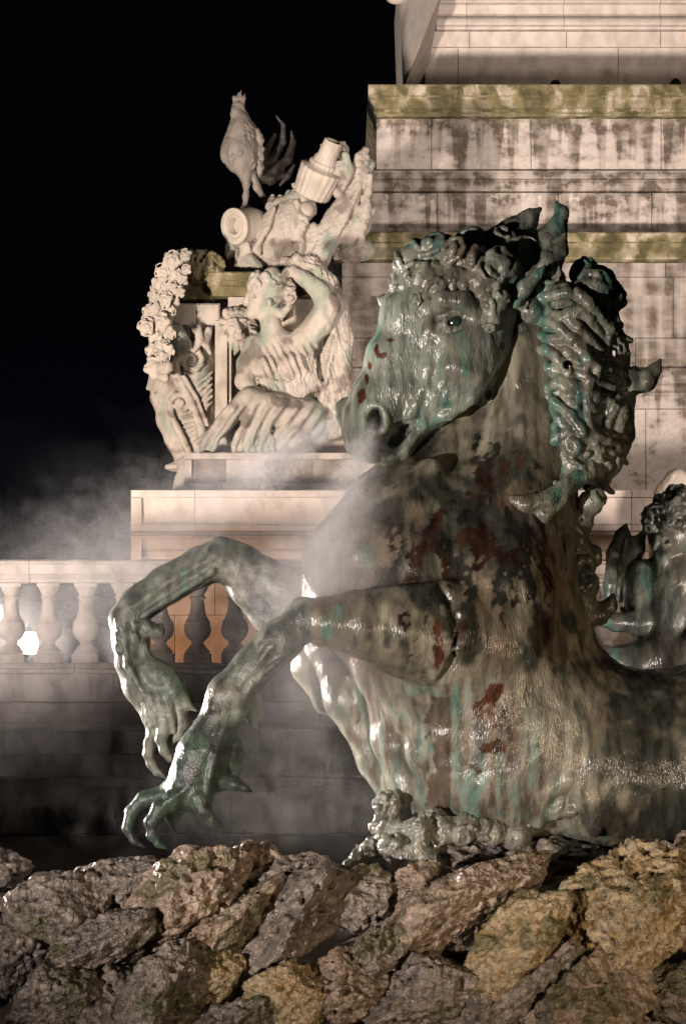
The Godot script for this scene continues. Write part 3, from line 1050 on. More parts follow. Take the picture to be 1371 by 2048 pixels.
func body_push(v: Vector3) -> float:
	return noise_soft.get_noise_3d(v.x * 4.0, v.y * 4.0, v.z * 4.0) * 0.012 + noise_fine.get_noise_3d(v.x * 12.0, v.y * 5.0, v.z * 12.0) * 0.004

func head_push(v: Vector3) -> float:
	return noise_soft.get_noise_3d(v.x * 9.0, v.y * 6.0, v.z * 9.0) * 0.006 + noise_fine.get_noise_3d(v.x * 22.0, v.y * 8.0, v.z * 22.0) * 0.003

func leg_push(v: Vector3) -> float:
	return noise_soft.get_noise_3d(v.x * 11.0, v.y * 9.0, v.z * 11.0) * 0.004 + noise_fine.get_noise_3d(v.x * 20.0, v.y * 20.0, v.z * 20.0) * 0.0012

func mane_push(v: Vector3) -> float:
	return noise_lump.get_noise_3d(v.x * 13.0, v.y * 10.0, v.z * 13.0) * 0.006 + noise_fine.get_noise_3d(v.x * 22.0, v.y * 22.0, v.z * 22.0) * 0.002

func foam_push(v: Vector3) -> float:
	return noise_lump.get_noise_3d(v.x * 14.0, v.y * 14.0, v.z * 14.0) * 0.014

func pushed(how: String, v: Vector3) -> float:
	match how:
		"body":
			return body_push(v)
		"head":
			return head_push(v)
		"leg":
			return leg_push(v)
		"mane":
			return mane_push(v)
		"foam":
			return foam_push(v)
		"carving":
			return noise_soft.get_noise_3d(v.x * 5.0, v.y * 5.0, v.z * 5.0) * 0.010 + noise_fine.get_noise_3d(v.x * 12.0, v.y * 12.0, v.z * 12.0) * 0.004
		"figure":
			var k := 6000.0 / 28.4
			var px := v.x * k + 685.5
			var py := HORIZON - (v.y - EYE) * k
			var on := step3(518, 535, px) * (1.0 - step3(640, 655, px)) * step3(684, 704, py) * (1.0 - step3(775, 790, py)) * step3(-28.45, -28.35, v.z)
			var lap := step3(806, 826, py) * (1.0 - step3(895, 905, py)) * step3(-28.5, -28.3, v.z)
			var fold := on * 0.016 * sin((px - 0.45 * (py - 690.0)) * 0.42 + 2.0 * noise_soft.get_noise_3d(v.x * 2.0, v.y * 2.0, v.z * 2.0))
			fold += lap * 0.018 * sin((px * 0.8 + 0.5 * py) * 0.30 + 3.0 * noise_soft.get_noise_3d(v.x * 1.5, v.y * 1.5, v.z))
			return fold + noise_soft.get_noise_3d(v.x * 5.0, v.y * 5.0, v.z * 5.0) * 0.010 + noise_fine.get_noise_3d(v.x * 12.0, v.y * 12.0, v.z * 12.0) * 0.004
		"heap":
			return noise_lump.get_noise_3d(v.x * 4.5, v.y * 4.5, v.z * 4.5) * 0.018 + noise_fine.get_noise_3d(v.x * 10.0, v.y * 10.0, v.z * 10.0) * 0.006
		"feathers":
			return noise_lump.get_noise_3d(v.x * 6.0, v.y * 4.0, v.z * 6.0) * 0.014
		"cloth":
			return noise_lump.get_noise_3d(v.x * 6.0 + v.y * 2.0, v.y * 0.9, v.z * 6.0) * 0.03
		"rubble":
			return noise_lump.get_noise_3d(v.x * 2.5, v.y * 2.5, v.z * 2.5) * 0.12
	return 0.0

func tinted(how: String, v: Vector3) -> Color:
	match how:
		"body":
			return body_tint(v)
		"head":
			return head_tint(v)
		"leg":
			return leg_tint(v)
		"mane":
			return mane_tint(v)
		"foam":
			return patina(v, -0.35, -0.2, 0.0, 0.0).lerp(Color(0.36, 0.36, 0.32), 0.5)
		"child":
			return patina(v, 0.02, -0.2, 0.0, 0.0)
		"figure":
			return figure_tint(v)
		"rooster":
			var q := 0.5 + 0.5 * noise_fine.get_noise_3d(v.x * 4.0, v.y * 3.0, v.z * 4.0)
			return Color(0.15, 0.13, 0.115).lerp(Color(0.33, 0.30, 0.26), q)
	return Color.WHITE

func figure_tint(v: Vector3) -> Color:
	var a := noise_soft.get_noise_3d(v.x * 1.3, v.y * 1.0, v.z * 1.3)
	var b := noise_fine.get_noise_3d(v.x * 2.5 + 7.0, v.y * 1.4, v.z * 2.5)
	var c := Color(0.38, 0.345, 0.295).lerp(Color(0.49, 0.445, 0.39), clampf(0.5 + a, 0.0, 1.0))
	c = c.lerp(Color(0.28, 0.33, 0.27), 0.8 * step3(0.08, 0.32, b))
	return c.lerp(Color(0.15, 0.12, 0.095), 0.75 * step3(0.14, 0.40, noise_fine.get_noise_3d(v.x * 3.0, v.y * 3.0 + 19.0, v.z * 3.0)))

func sea_horse() -> void:
	DD = 12.0
	var s := DD / FOCAL
	var t := thing("sea_horse_statue", "large wet green bronze sea horse with clawed forelegs rearing above boulders", "statue", w(1000, 1680, 12))
	# trunk, neck, shoulder and upper arm
	var c := clay(565, 560, 1760, 1760, -270, 320, 5.0)
	c.chain(ch([[1010, 640, -20, 48], [1000, 760, -35, 54], [960, 850, -45, 64], [900, 940, -40, 84], [830, 1050, -10, 136], [800, 1130, 0, 175]]), 40 * s)
	c.chain(ch([[1060, 640, 0, 44], [1062, 760, 0, 56], [1050, 880, 0, 78], [1020, 1000, 0, 112], [960, 1120, 0, 170], [900, 1200, 0, 200]]), 50 * s)
	c.chain(ch([[835, 868, 60, 10], [900, 850, 66, 17], [965, 822, 70, 14], [1008, 750, 66, 9]]), 10 * s, true)
	c.chain(ch([[1075, 720, -10, 40], [1080, 900, -10, 56], [1060, 1080, -10, 80], [1055, 1220, 0, 100], [1120, 1400, 0, 120]]), 60 * s)
	c.chain(ch([[822, 1170, 0, 195], [930, 1330, 0, 205], [990, 1480, 0, 185], [1240, 1540, -10, 178], [1480, 1530, -20, 205], [1740, 1560, -30, 230]]), 70 * s)
	c.chain(ch([[1040, 1420, 60, 130], [985, 1560, 40, 130], [960, 1640, 20, 105]]), 50 * s)
	c.chain(ch([[690, 1150, -40, 85], [660, 1210, -50, 60]]), 40 * s)
	# keel and folds of the lower chest
	c.chain(ch([[650, 1230, -70, 46], [640, 1330, -90, 52], [655, 1395, -90, 34]]), 24 * s)
	c.chain(ch([[650, 1250, -20, 46], [700, 1400, 0, 46], [752, 1520, 5, 36], [792, 1610, 10, 26]]), 22 * s)
	c.chain(ch([[760, 1340, 60, 46], [800, 1480, 60, 50], [835, 1620, 50, 52]]), 22 * s)
	c.chain(ch([[845, 1380, 120, 34], [850, 1500, 100, 42], [880, 1640, 70, 46]]), 18 * s)
	c.chain(ch([[905, 1390, 150, 40], [930, 1480, 140, 44], [960, 1600, 110, 50]]), 20 * s)
	# ribs of the throat, crossing the chest
	for i in 5:
		c.chain(ch([[632 - i * 6, 1090 + i * 30, 20, 9], [690 - i * 4, 1100 + i * 30, 100, 9], [735, 1098 + i * 30, 150, 5]]), 8 * s)
	c.chain(ch([[770, 960, 30, 20], [712, 1060, 60, 24], [655, 1100, 40, 22]]), 16 * s)
	c.chain(ch([[860, 940, 90, 26], [790, 1040, 120, 30], [742, 1110, 140, 26], [730, 1200, 150, 22]]), 22 * s)
	# shoulder mass and near upper arm
	c.chain(ch([[1000, 1180, 120, 96], [985, 1300, 130, 92]]), 60 * s)
	c.chain(ch([[990, 1275, 120, 104], [880, 1272, 175, 102], [800, 1262, 215, 82], [720, 1248, 240, 60], [655, 1243, 250, 43], [608, 1240, 252, 38]]), 26 * s)
	c.chain(ch([[940, 1200, 190, 30], [890, 1190, 225, 22], [800, 1196, 240, 20], [700, 1205, 250, 16]]), 18 * s)
	# crease where the arm meets the shoulder
	c.chain(ch([[880, 1172, 240, 7], [912, 1240, 270, 8], [902, 1320, 256, 8], [880, 1362, 229, 7]]), 12 * s, true)
	# far upper arm root
	c.chain(ch([[640, 1230, -110, 70], [590, 1195, -125, 54], [560, 1175, -130, 48]]), 30 * s)
	# fin on the flank
	c.chain(ch([[1075, 1640, 150, 16], [1090, 1590, 165, 14], [1140, 1560, 170, 12], [1180, 1600, 165, 12], [1190, 1660, 150, 14]]), 10 * s)
	for i in 6:
		c.chain(ch([[1020 + i * 22, 1640 - i * 3, 150, 14], [1035 + i * 22, 1610 + (i % 2) * 14, 160, 8]]), 8 * s)
	var body_nets := c.nets()
	c = null
	# head on a finer grid
	var h := clay(645, 540, 1075, 965, -100, 170, 2.6)
	h.chain(ch([[945, 590, 24, 70], [880, 590, 28, 68], [822, 630, 28, 58], [785, 715, 28, 48], [748, 795, 28, 42], [738, 835, 28, 48], [738, 868, 28, 48]]), 26 * s)
	h.chain(ch([[965, 622, 24, 70], [935, 690, 28, 76], [893, 760, 28, 60], [850, 810, 28, 44], [800, 850, 28, 32]]), 34 * s)
	h.chain(ch([[850, 690, 28, 60], [800, 780, 28, 50], [775, 830, 28, 44]]), 30 * s)
	egg(h, 928, 712, 74, 54, 84, 40, 20, 18)
	# upper lip, lower jaw
	h.chain(ch([[730, 860, 28, 42], [728, 885, 46, 34], [748, 900, 48, 24]]), 18 * s)
	h.chain(ch([[830, 850, 28, 30], [800, 895, 38, 26], [775, 912, 42, 18]]), 14 * s)
	h.chain(ch([[740, 905, 52, 14], [775, 917, 52, 13], [805, 905, 50, 12]]), 8 * s)
	# brow, cheekbone ridge, jaw muscles
	h.chain(ch([[862, 618, 88, 14], [886, 600, 104, 21], [922, 601, 106, 21], [948, 630, 96, 15]]), 10 * s)
	h.chain(ch([[850, 600, 84, 10], [858, 660, 86, 11], [856, 735, 84, 11], [845, 775, 80, 12], [820, 830, 72, 10]]), 9 * s)
	h.chain(ch([[870, 660, 90, 8], [895, 690, 94, 8], [935, 690, 98, 8]]), 10 * s)
	for i in 4:
		h.chain(ch([[920 + i * 15, 660 + i * 8, 18 + 78 - i * 3, 9], [900 + i * 17, 730 + i * 8, 20 + 86 - i * 3, 11], [872 + i * 18, 790 + i * 5, 18 + 66 - i * 3, 9], [845 + i * 20, 822, 58, 6]]), 18 * s)
	h.chain(ch([[962, 655, 84, 11], [968, 735, 84, 12], [940, 797, 80, 12], [895, 829, 68, 11], [855, 844, 56, 9]]), 9 * s)
	# near nostril: raised rim, deep hole
	for i in 14:
		var a := TAU * i / 14
		var b := TAU * (i + 1) / 14
		h.limb(jv(750 + cos(a) * 22 + sin(a) * 6, 836 + sin(a) * 27, 74 + cos(a) * 4), jv(750 + cos(b) * 22 + sin(b) * 6, 836 + sin(b) * 27, 74 + cos(b) * 4), 8 * s, 8 * s, 7 * s)
	egg(h, 749, 837, 84, 13, 22, 34, 5, -12, true)
	egg(h, 752, 838, 64, 11, 19, 26, 4, -12, true)
	# far nostril flare with its lip
	h.chain(ch([[720, 805, 0, 20], [690, 812, -10, 15], [680, 820, -6, 11]]), 8 * s)
	h.chain(ch([[676, 812, -6, 7], [680, 835, -2, 8], [694, 858, 6, 12]]), 6 * s)
	# mouth
	h.chain(ch([[830, 842, 66, 9], [806, 868, 62, 28], [772, 897, 64, 17]]), 3 * s, true)
	h.chain(ch([[822, 850, 40, 8], [802, 870, 30, 22], [774, 895, 30, 13]]), 3 * s, true)
	h.chain(ch([[830, 866, 50, 9], [812, 892, 56, 10], [785, 914, 58, 10], [752, 912, 54, 11]]), 6 * s)
	# eye socket and lids
	egg(h, 908, 643, 120, 30, 22, 30, 10, 25, true)
	for i in 12:
		var a := TAU * i / 12
		var b := TAU * (i + 1) / 12
		h.limb(jv(910 + cos(a) * 21, 642 + sin(a) * 15 - cos(a) * 5, 100 - cos(a) * 3), jv(910 + cos(b) * 21, 642 + sin(b) * 15 - cos(b) * 5, 100 - cos(b) * 3), 5.5 * s, 5.5 * s, 4 * s)
	h.chain(ch([[880, 648, 98, 5], [872, 670, 94, 6], [885, 690, 90, 5]]), 6 * s)
	egg(h, 918, 643, 116, 7, 10, 18, 3, 0, true)
	# throat latch joining the neck
	h.chain(ch([[985, 630, 0, 52], [1000, 720, -14, 52], [990, 800, -20, 56]]), 14 * s)
	var head_nets := h.nets()
	h = null
	# near foreleg
	var n := clay(235, 1150, 700, 1720, 165, 330, 2.6)
	n.chain(ch([[690, 1246, 245, 52], [655, 1243, 250, 43], [608, 1238, 252, 37], [560, 1282, 250, 41], [505, 1338, 246, 40], [458, 1392, 242, 43], [447, 1425, 240, 40]]), 16 * s)
	n.chain(ch([[618, 1212, 250, 12], [600, 1212, 252, 15], [592, 1240, 252, 12]]), 12 * s)
	n.chain(ch([[447, 1420, 240, 40], [425, 1468, 238, 40], [408, 1505, 236, 52], [392, 1550, 234, 50], [376, 1580, 232, 42]]), 14 * s)
	egg(n, 462, 1388, 262, 36, 30, 28, 8)
	egg(n, 432, 1415, 258, 20, 20, 26, 6)
	egg(n, 470, 1425, 262, 22, 18, 20, 6)
	# thin spur behind the wrist
	n.chain(ch([[488, 1400, 225, 22], [505, 1430, 215, 16], [514, 1452, 212, 6]]), 8 * s)
	n.chain(ch([[500, 1380, 222, 18], [518, 1420, 212, 12], [502, 1446, 214, 6]]), 8 * s)
	n.chain(ch([[606, 1222, 278, 9], [545, 1292, 284, 8], [480, 1366, 278, 8]]), 6 * s)
	n.chain(ch([[560, 1318, 280, 8], [505, 1368, 280, 8], [470, 1408, 276, 8]]), 6 * s)
	n.chain(ch([[440, 1440, 272, 8], [415, 1500, 282, 8], [375, 1575, 272, 8], [335, 1604, 272, 7]]), 5 * s)
	n.chain(ch([[450, 1450, 272, 7], [430, 1510, 284, 8], [412, 1580, 276, 8]]), 5 * s)
	# tufts over the paw
	for i in 10:
		var x := 408 + (i % 5) * 15 + rng.randf_range(-4, 4)
		var y := 1482 + (i / 5) * 16 + rng.randf_range(-4, 4)
		n.chain(ch([[x, y, 268 - (i % 5) * 8, 7], [x + 12, y + 6, 272 - (i % 5) * 9, 6], [x + 20, y + 14, 264 - (i % 5) * 10, 4]]), 5 * s)
	n.chain(ch([[440, 1480, 232, 34], [462, 1520, 226, 24], [470, 1556, 220, 10]]), 10 * s)
	# toes and talons
	n.chain(ch([[365, 1575, 225, 36], [325, 1592, 215, 20], [288, 1598, 205, 16], [264, 1624, 200, 14], [256, 1656, 202, 11.5], [268, 1682, 206, 7], [290, 1694, 210, 2]]), 6 * s)
	n.chain(ch([[380, 1580, 245, 36], [345, 1602, 255, 21], [320, 1618, 260, 17], [304, 1644, 262, 14], [304, 1670, 262, 11], [316, 1688, 262, 6.5], [334, 1697, 262, 2]]), 6 * s)
	n.chain(ch([[398, 1570, 245, 34], [400, 1598, 262, 25], [408, 1622, 270, 18], [424, 1642, 272, 10], [444, 1655, 272, 2]]), 6 * s)
	n.chain(ch([[412, 1540, 235, 32], [440, 1563, 240, 19], [468, 1568, 242, 14], [488, 1576, 242, 8], [504, 1584, 242, 2]]), 6 * s)
	n.chain(ch([[372, 1590, 225, 22], [345, 1632, 215, 14], [350, 1660, 212, 6]]), 8 * s)
	n.chain(ch([[330, 1612, 235, 14], [385, 1600, 240, 14], [405, 1606, 250, 10]]), 12 * s)
	var near_nets := n.nets()
	n = null
	# far foreleg
	var f := clay(205, 1060, 680, 1570, -230, -50, 2.6)
	f.chain(ch([[640, 1228, -112, 70], [590, 1197, -125, 54], [540, 1168, -132, 46], [480, 1130, -138, 42], [440, 1118, -140, 39], [400, 1134, -140, 39], [330, 1172, -140, 38], [275, 1210, -140, 36], [252, 1240, -140, 31]]), 10 * s)
	f.chain(ch([[470, 1098, -138, 14], [440, 1092, -140, 15], [410, 1110, -140, 14]]), 12 * s)
	f.chain(ch([[452, 1135, -130, 26], [490, 1180, -122, 28], [530, 1235, -115, 26], [580, 1270, -110, 30]]), 14 * s)
	f.chain(ch([[480, 1160, -112, 12], [520, 1205, -104, 12], [560, 1230, -100, 12]]), 8 * s)
	f.chain(ch([[250, 1238, -140, 30], [254, 1280, -138, 29], [262, 1325, -136, 30], [280, 1372, -134, 33], [300, 1400, -132, 34]]), 12 * s)
	f.chain(ch([[262, 1240, -128, 22], [296, 1256, -124, 15], [318, 1262, -122, 11], [322, 1252, -122, 5]]), 8 * s)
	f.chain(ch([[276, 1260, -130, 14], [288, 1300, -126, 9], [300, 1330, -122, 20]]), 8 * s)
	for i in 7:
		egg(f, 238 + (i % 3) * 16, 1250 + (i / 3) * 24, -112, 9, 13, 8, 4, 20)
	f.chain(ch([[430, 1112, -104, 9], [350, 1156, -104, 8], [268, 1212, -106, 8]]), 6 * s)
	f.chain(ch([[425, 1142, -104, 8], [350, 1190, -106, 7], [285, 1232, -106, 7]]), 6 * s)
	f.chain(ch([[246, 1260, -110, 7], [256, 1330, -104, 7], [290, 1390, -98, 7], [306, 1450, -96, 6]]), 5 * s)
	# paw
	egg(f, 322, 1352, -124, 44, 32, 40, 10, -25)
	egg(f, 345, 1380, -122, 30, 34, 36, 10)
	f.chain(ch([[298, 1385, -128, 33], [312, 1430, -122, 30], [312, 1462, -120, 19], [300, 1486, -118, 13], [297, 1508, -118, 11], [302, 1528, -118, 9], [314, 1544, -116, 6], [330, 1555, -116, 2]]), 6 * s)
	f.chain(ch([[328, 1400, -112, 28], [330, 1450, -100, 17], [322, 1478, -92, 11], [328, 1502, -88, 9], [340, 1518, -86, 6], [354, 1527, -86, 2]]), 5 * s)
	f.chain(ch([[350, 1390, -118, 24], [360, 1425, -112, 15], [364, 1450, -110, 12], [356, 1472, -108, 8], [344, 1488, -108, 3]]), 5 * s)
	f.chain(ch([[352, 1385, -110, 26], [374, 1410, -104, 11], [392, 1422, -102, 3]]), 6 * s)
	for i in 3:
		f.chain(ch([[300 + i * 18, 1392, -96 + i * 2, 7], [316 + i * 12, 1430, -92 + i * 2, 7], [322 + i * 12, 1462, -96, 6]]), 5 * s)
	var far_nets := f.nets()
	f = null
	# the cast body is one mesh
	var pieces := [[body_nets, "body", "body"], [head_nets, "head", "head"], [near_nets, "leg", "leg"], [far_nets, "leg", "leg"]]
	var whole := ArrayMesh.new()
	for pair in [[0, 1], [2, 3]]:
		var vs := PackedVector3Array()
		var ns := PackedVector3Array()
		var cs := PackedColorArray()
		var tri := PackedInt32Array()
		for q in pair:
			var p: Array = pieces[q]
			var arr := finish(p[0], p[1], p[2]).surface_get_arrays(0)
			var base := vs.size()
			vs.append_array(arr[Mesh.ARRAY_VERTEX])
			ns.append_array(arr[Mesh.ARRAY_NORMAL])
			cs.append_array(arr[Mesh.ARRAY_COLOR])
			for i in arr[Mesh.ARRAY_INDEX]:
				tri.append(i + base)
		var all := []
		all.resize(Mesh.ARRAY_MAX)
		all[Mesh.ARRAY_VERTEX] = vs
		all[Mesh.ARRAY_NORMAL] = ns
		all[Mesh.ARRAY_COLOR] = cs
		all[Mesh.ARRAY_INDEX] = tri
		whole.add_surface_from_arrays(Mesh.PRIMITIVE_TRIANGLES, all)
	whole.surface_set_material(0, M.wet_bronze)
	whole.surface_set_material(1, M.damp_bronze)
	var body := part("body", whole, null, t)
	part("eye", sphere_mesh(jv(909, 644, 86), Vector3(20, 19, 20) * s), M.eye_bronze, body)
	mane(t)
	foam(t)

func mane(t: Node3D) -> void:
	var s := DD / FOCAL
	var c := clay(735, 385, 1345, 1270, -150, 165, 3.2)
	# forelock curls over the brow
	locks(c, [[830, 520, 54, 34, 5], [812, 570, 54, 28, 4], [860, 560, 86, 34, 5], [880, 512, 64, 36, 5], [925, 515, 84, 38, 6], [960, 560, 96, 34, 5], [945, 495, 44, 32, 4], [905, 560, 96, 22, 3], [845, 600, 80, 20, 3], [990, 600, 100, 26, 4], [980, 640, 98, 22, 3], [800, 600, 34, 24, 3], [1000, 540, 74, 40, 5], [855, 505, 24, 28, 3]], 10)
	c.chain(ch([[800, 600, 0, 20], [772, 602, -6, 14], [756, 597, -6, 3]]), 6 * s)
	for i in 5:
		c.chain(ch([[850 + i * 22, 530, 98, 9], [866 + i * 20, 560 + (i % 2) * 10, 112, 9], [852 + i * 26, 590, 106, 7]]), 4 * s)
	# crest: leafy fins over the poll, and the ear
	c.chain(ch([[985, 510, -10, 50], [1030, 470, -10, 36], [1055, 440, -6, 20], [1078, 418, -4, 6]]), 10 * s)
	c.chain(ch([[1060, 560, 0, 62], [1090, 500, 0, 40], [1112, 460, 0, 20], [1122, 425, 0, 12], [1110, 404, 0, 4]]), 12 * s)
	c.chain(ch([[1040, 540, 40, 36], [1085, 530, 50, 26], [1120, 500, 40, 16], [1128, 470, 30, 6]]), 8 * s)
	c.chain(ch([[1030, 600, 78, 16], [1050, 575, 92, 15], [1075, 548, 96, 9], [1088, 532, 96, 3]]), 5 * s)
	locks(c, [[1000, 490, 30, 30, 3], [1050, 500, 40, 30, 4], [1095, 560, 40, 34, 4], [1060, 620, 50, 26, 3]], 8)
	# the great mane behind the neck
	locks(c, [[1120, 610, 20, 40, 4], [1140, 680, 30, 40, 5], [1115, 740, 20, 32, 3], [1190, 575, 10, 46, 6], [1165, 545, -10, 28, 2], [1218, 590, -10, 30, 3], [1185, 660, 20, 44, 5], [1222, 690, 0, 34, 4], [1165, 735, 40, 44, 5], [1210, 755, 10, 38, 4], [1150, 810, 40, 46, 5], [1200, 820, 20, 48, 6], [1225, 860, 0, 32, 3], [1160, 880, 50, 46, 6], [1205, 905, 20, 36, 4], [1125, 870, 40, 34, 3], [1145, 935, 50, 36, 4], [1185, 945, 20, 26, 3], [1110, 960, 60, 26, 3]], 10)
	c.chain(ch([[1215, 640, 0, 26], [1236, 720, 0, 20], [1250, 800, 0, 18], [1252, 870, 0, 16], [1225, 930, 0, 18], [1180, 965, 10, 20]]), 6 * s)
	c.chain(ch([[1235, 760, 0, 22], [1262, 765, 0, 24], [1290, 760, 0, 22], [1308, 740, 0, 12], [1319, 720, 0, 4]]), 8 * s)
	c.chain(ch([[1262, 755, 0, 18], [1268, 740, 0, 8]]), 6 * s)
	# long twisted strands crossing the mane
	c.chain(ch([[1105, 800, 78, 8], [1140, 830, 92, 11], [1165, 865, 96, 11], [1215, 880, 70, 9], [1240, 890, 40, 7]]), 4 * s)
	c.chain(ch([[1120, 700, 66, 8], [1128, 735, 74, 9], [1175, 755, 86, 9], [1225, 775, 56, 8]]), 4 * s)
	c.chain(ch([[1180, 760, 84, 8], [1172, 800, 88, 9], [1178, 850, 90, 8], [1200, 920, 72, 8]]), 4 * s)
	# bulk joining the mane to the neck, and long waving tresses over it
	c.chain(ch([[1085, 600, 10, 40], [1095, 700, 6, 38], [1100, 820, 6, 42], [1105, 930, 10, 44]]), 20 * s)
	for i in 22:
		var y0 := 585.0 + i * 14.0 + rng.randf_range(-9, 9)
		var x0 := 1080.0 + rng.randf_range(-12, 30)
		var amp := rng.randf_range(12, 26)
		var ph := rng.randf() * TAU
		var pts := []
		for q in 8:
			var f := q / 7.0
			pts.append([x0 + 150.0 * f + rng.randf_range(-3, 3), y0 + 95.0 * f * f + sin(ph + f * 7.0) * amp, 40.0 + 56.0 * sin(PI * minf(f * 1.1, 1.0)) - 30.0 * f + rng.randf_range(-4, 4), lerpf(10.0, 15.0, sin(f * PI)) * (1.0 - 0.45 * f)])
		c.chain(ch(pts), 2.5 * s)
	# pale lip where the mane ends over the shoulder
	c.chain(ch([[1015, 1000, 128, 10], [1050, 1008, 132, 16], [1090, 1000, 122, 18], [1130, 975, 100, 18], [1175, 945, 70, 18]]), 8 * s)
	c.chain(ch([[1050, 1020, 124, 10], [1085, 1030, 116, 16], [1120, 1000, 104, 16]]), 8 * s)
	# dark lower tresses
	locks(c, [[1180, 1005, 40, 26, 3], [1160, 1040, 20, 28, 3], [1120, 1060, 10, 46, 4], [1150, 1110, 10, 40, 4], [1145, 1170, 0, 44, 4], [1155, 1215, 0, 36, 4], [1110, 1140, 10, 44, 3]], 14)
	c.chain(ch([[1160, 1225, 0, 30], [1195, 1228, 10, 22], [1218, 1212, 10, 14], [1224, 1192, 10, 7]]), 8 * s)
	# openings between the locks
	egg(c, 1131, 735, 30, 11, 10, 150, 4, 0, true)
	egg(c, 1228, 705, 20, 5, 8, 120, 3, 0, true)
	egg(c, 1060, 495, 70, 22, 34, 40, 8, 20, true)
	egg(c, 985, 482, 50, 11, 11, 30, 5, 0, true)
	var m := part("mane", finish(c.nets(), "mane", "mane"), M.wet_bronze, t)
	m.set_meta("label", "tangled bronze mane of curling locks and leafy fins")

func foam(t: Node3D) -> void:
	var s := DD / FOCAL
	var c := clay(660, 1560, 1120, 1800, -20, 300, 2.8)
	locks(c, [[775, 1615, 120, 26, 5], [765, 1645, 130, 22, 5], [790, 1665, 160, 26, 5], [835, 1670, 180, 26, 5], [800, 1710, 190, 34, 5], [755, 1700, 150, 26, 4], [725, 1720, 140, 26, 5], [700, 1750, 140, 24, 4], [860, 1640, 150, 26, 4], [890, 1660, 170, 26, 4], [850, 1720, 200, 28, 4], [930, 1655, 160, 30, 3], [980, 1665, 150, 32, 3], [1030, 1670, 140, 32, 3]], 8, 0.5)
	c.chain(ch([[700, 1780, 140, 22], [703, 1730, 144, 14], [725, 1700, 146, 9]]), 6 * s)
	c.chain(ch([[835, 1700, 210, 16], [838, 1660, 210, 12], [845, 1630, 200, 6]]), 6 * s)
	c.chain(ch([[770, 1650, 150, 14], [800, 1655, 180, 12], [830, 1640, 190, 6]]), 6 * s)
	var m := part("foam", finish(c.nets(), "foam", "foam"), M.wet_bronze, t)
	m.set_meta("label", "curling cast waves of foam at the chest's foot")

# ---------------------------------------------------------------- boulders
var ball_v := PackedVector3Array()
var ball_t := PackedInt32Array()

func make_ball(level: int) -> void:
	var p := (1.0 + sqrt(5.0)) / 2.0
	for v in [[-1, p, 0], [1, p, 0], [-1, -p, 0], [1, -p, 0], [0, -1, p], [0, 1, p], [0, -1, -p], [0, 1, -p], [p, 0, -1], [p, 0, 1], [-p, 0, -1], [-p, 0, 1]]:
		ball_v.append(Vector3(v[0], v[1], v[2]).normalized())
	var t := PackedInt32Array([0, 11, 5, 0, 5, 1, 0, 1, 7, 0, 7, 10, 0, 10, 11, 1, 5, 9, 5, 11, 4, 11, 10, 2, 10, 7, 6, 7, 1, 8, 3, 9, 4, 3, 4, 2, 3, 2, 6, 3, 6, 8, 3, 8, 9, 4, 9, 5, 2, 4, 11, 6, 2, 10, 8, 6, 7, 9, 8, 1])
	for l in level:
		var mid := {}
		var out := PackedInt32Array()
		var i := 0
		while i < t.size():
			var m := [0, 0, 0]
			for e in 3:
				var a := t[i + e]
				var b := t[i + (e + 1) % 3]
				var key := mini(a, b) * 1000000 + maxi(a, b)
				if not mid.has(key):
					mid[key] = ball_v.size()
					ball_v.append((ball_v[a] + ball_v[b]).normalized())
				m[e] = mid[key]
			for q in [t[i], m[0], m[2], t[i + 1], m[1], m[0], t[i + 2], m[2], m[1], m[0], m[1], m[2]]:
				out.append(q)
			i += 3
		t = out
	# front faces run clockwise
	for i in t.size() / 3:
		ball_t.append(t[i * 3])
		ball_t.append(t[i * 3 + 2])
		ball_t.append(t[i * 3 + 1])

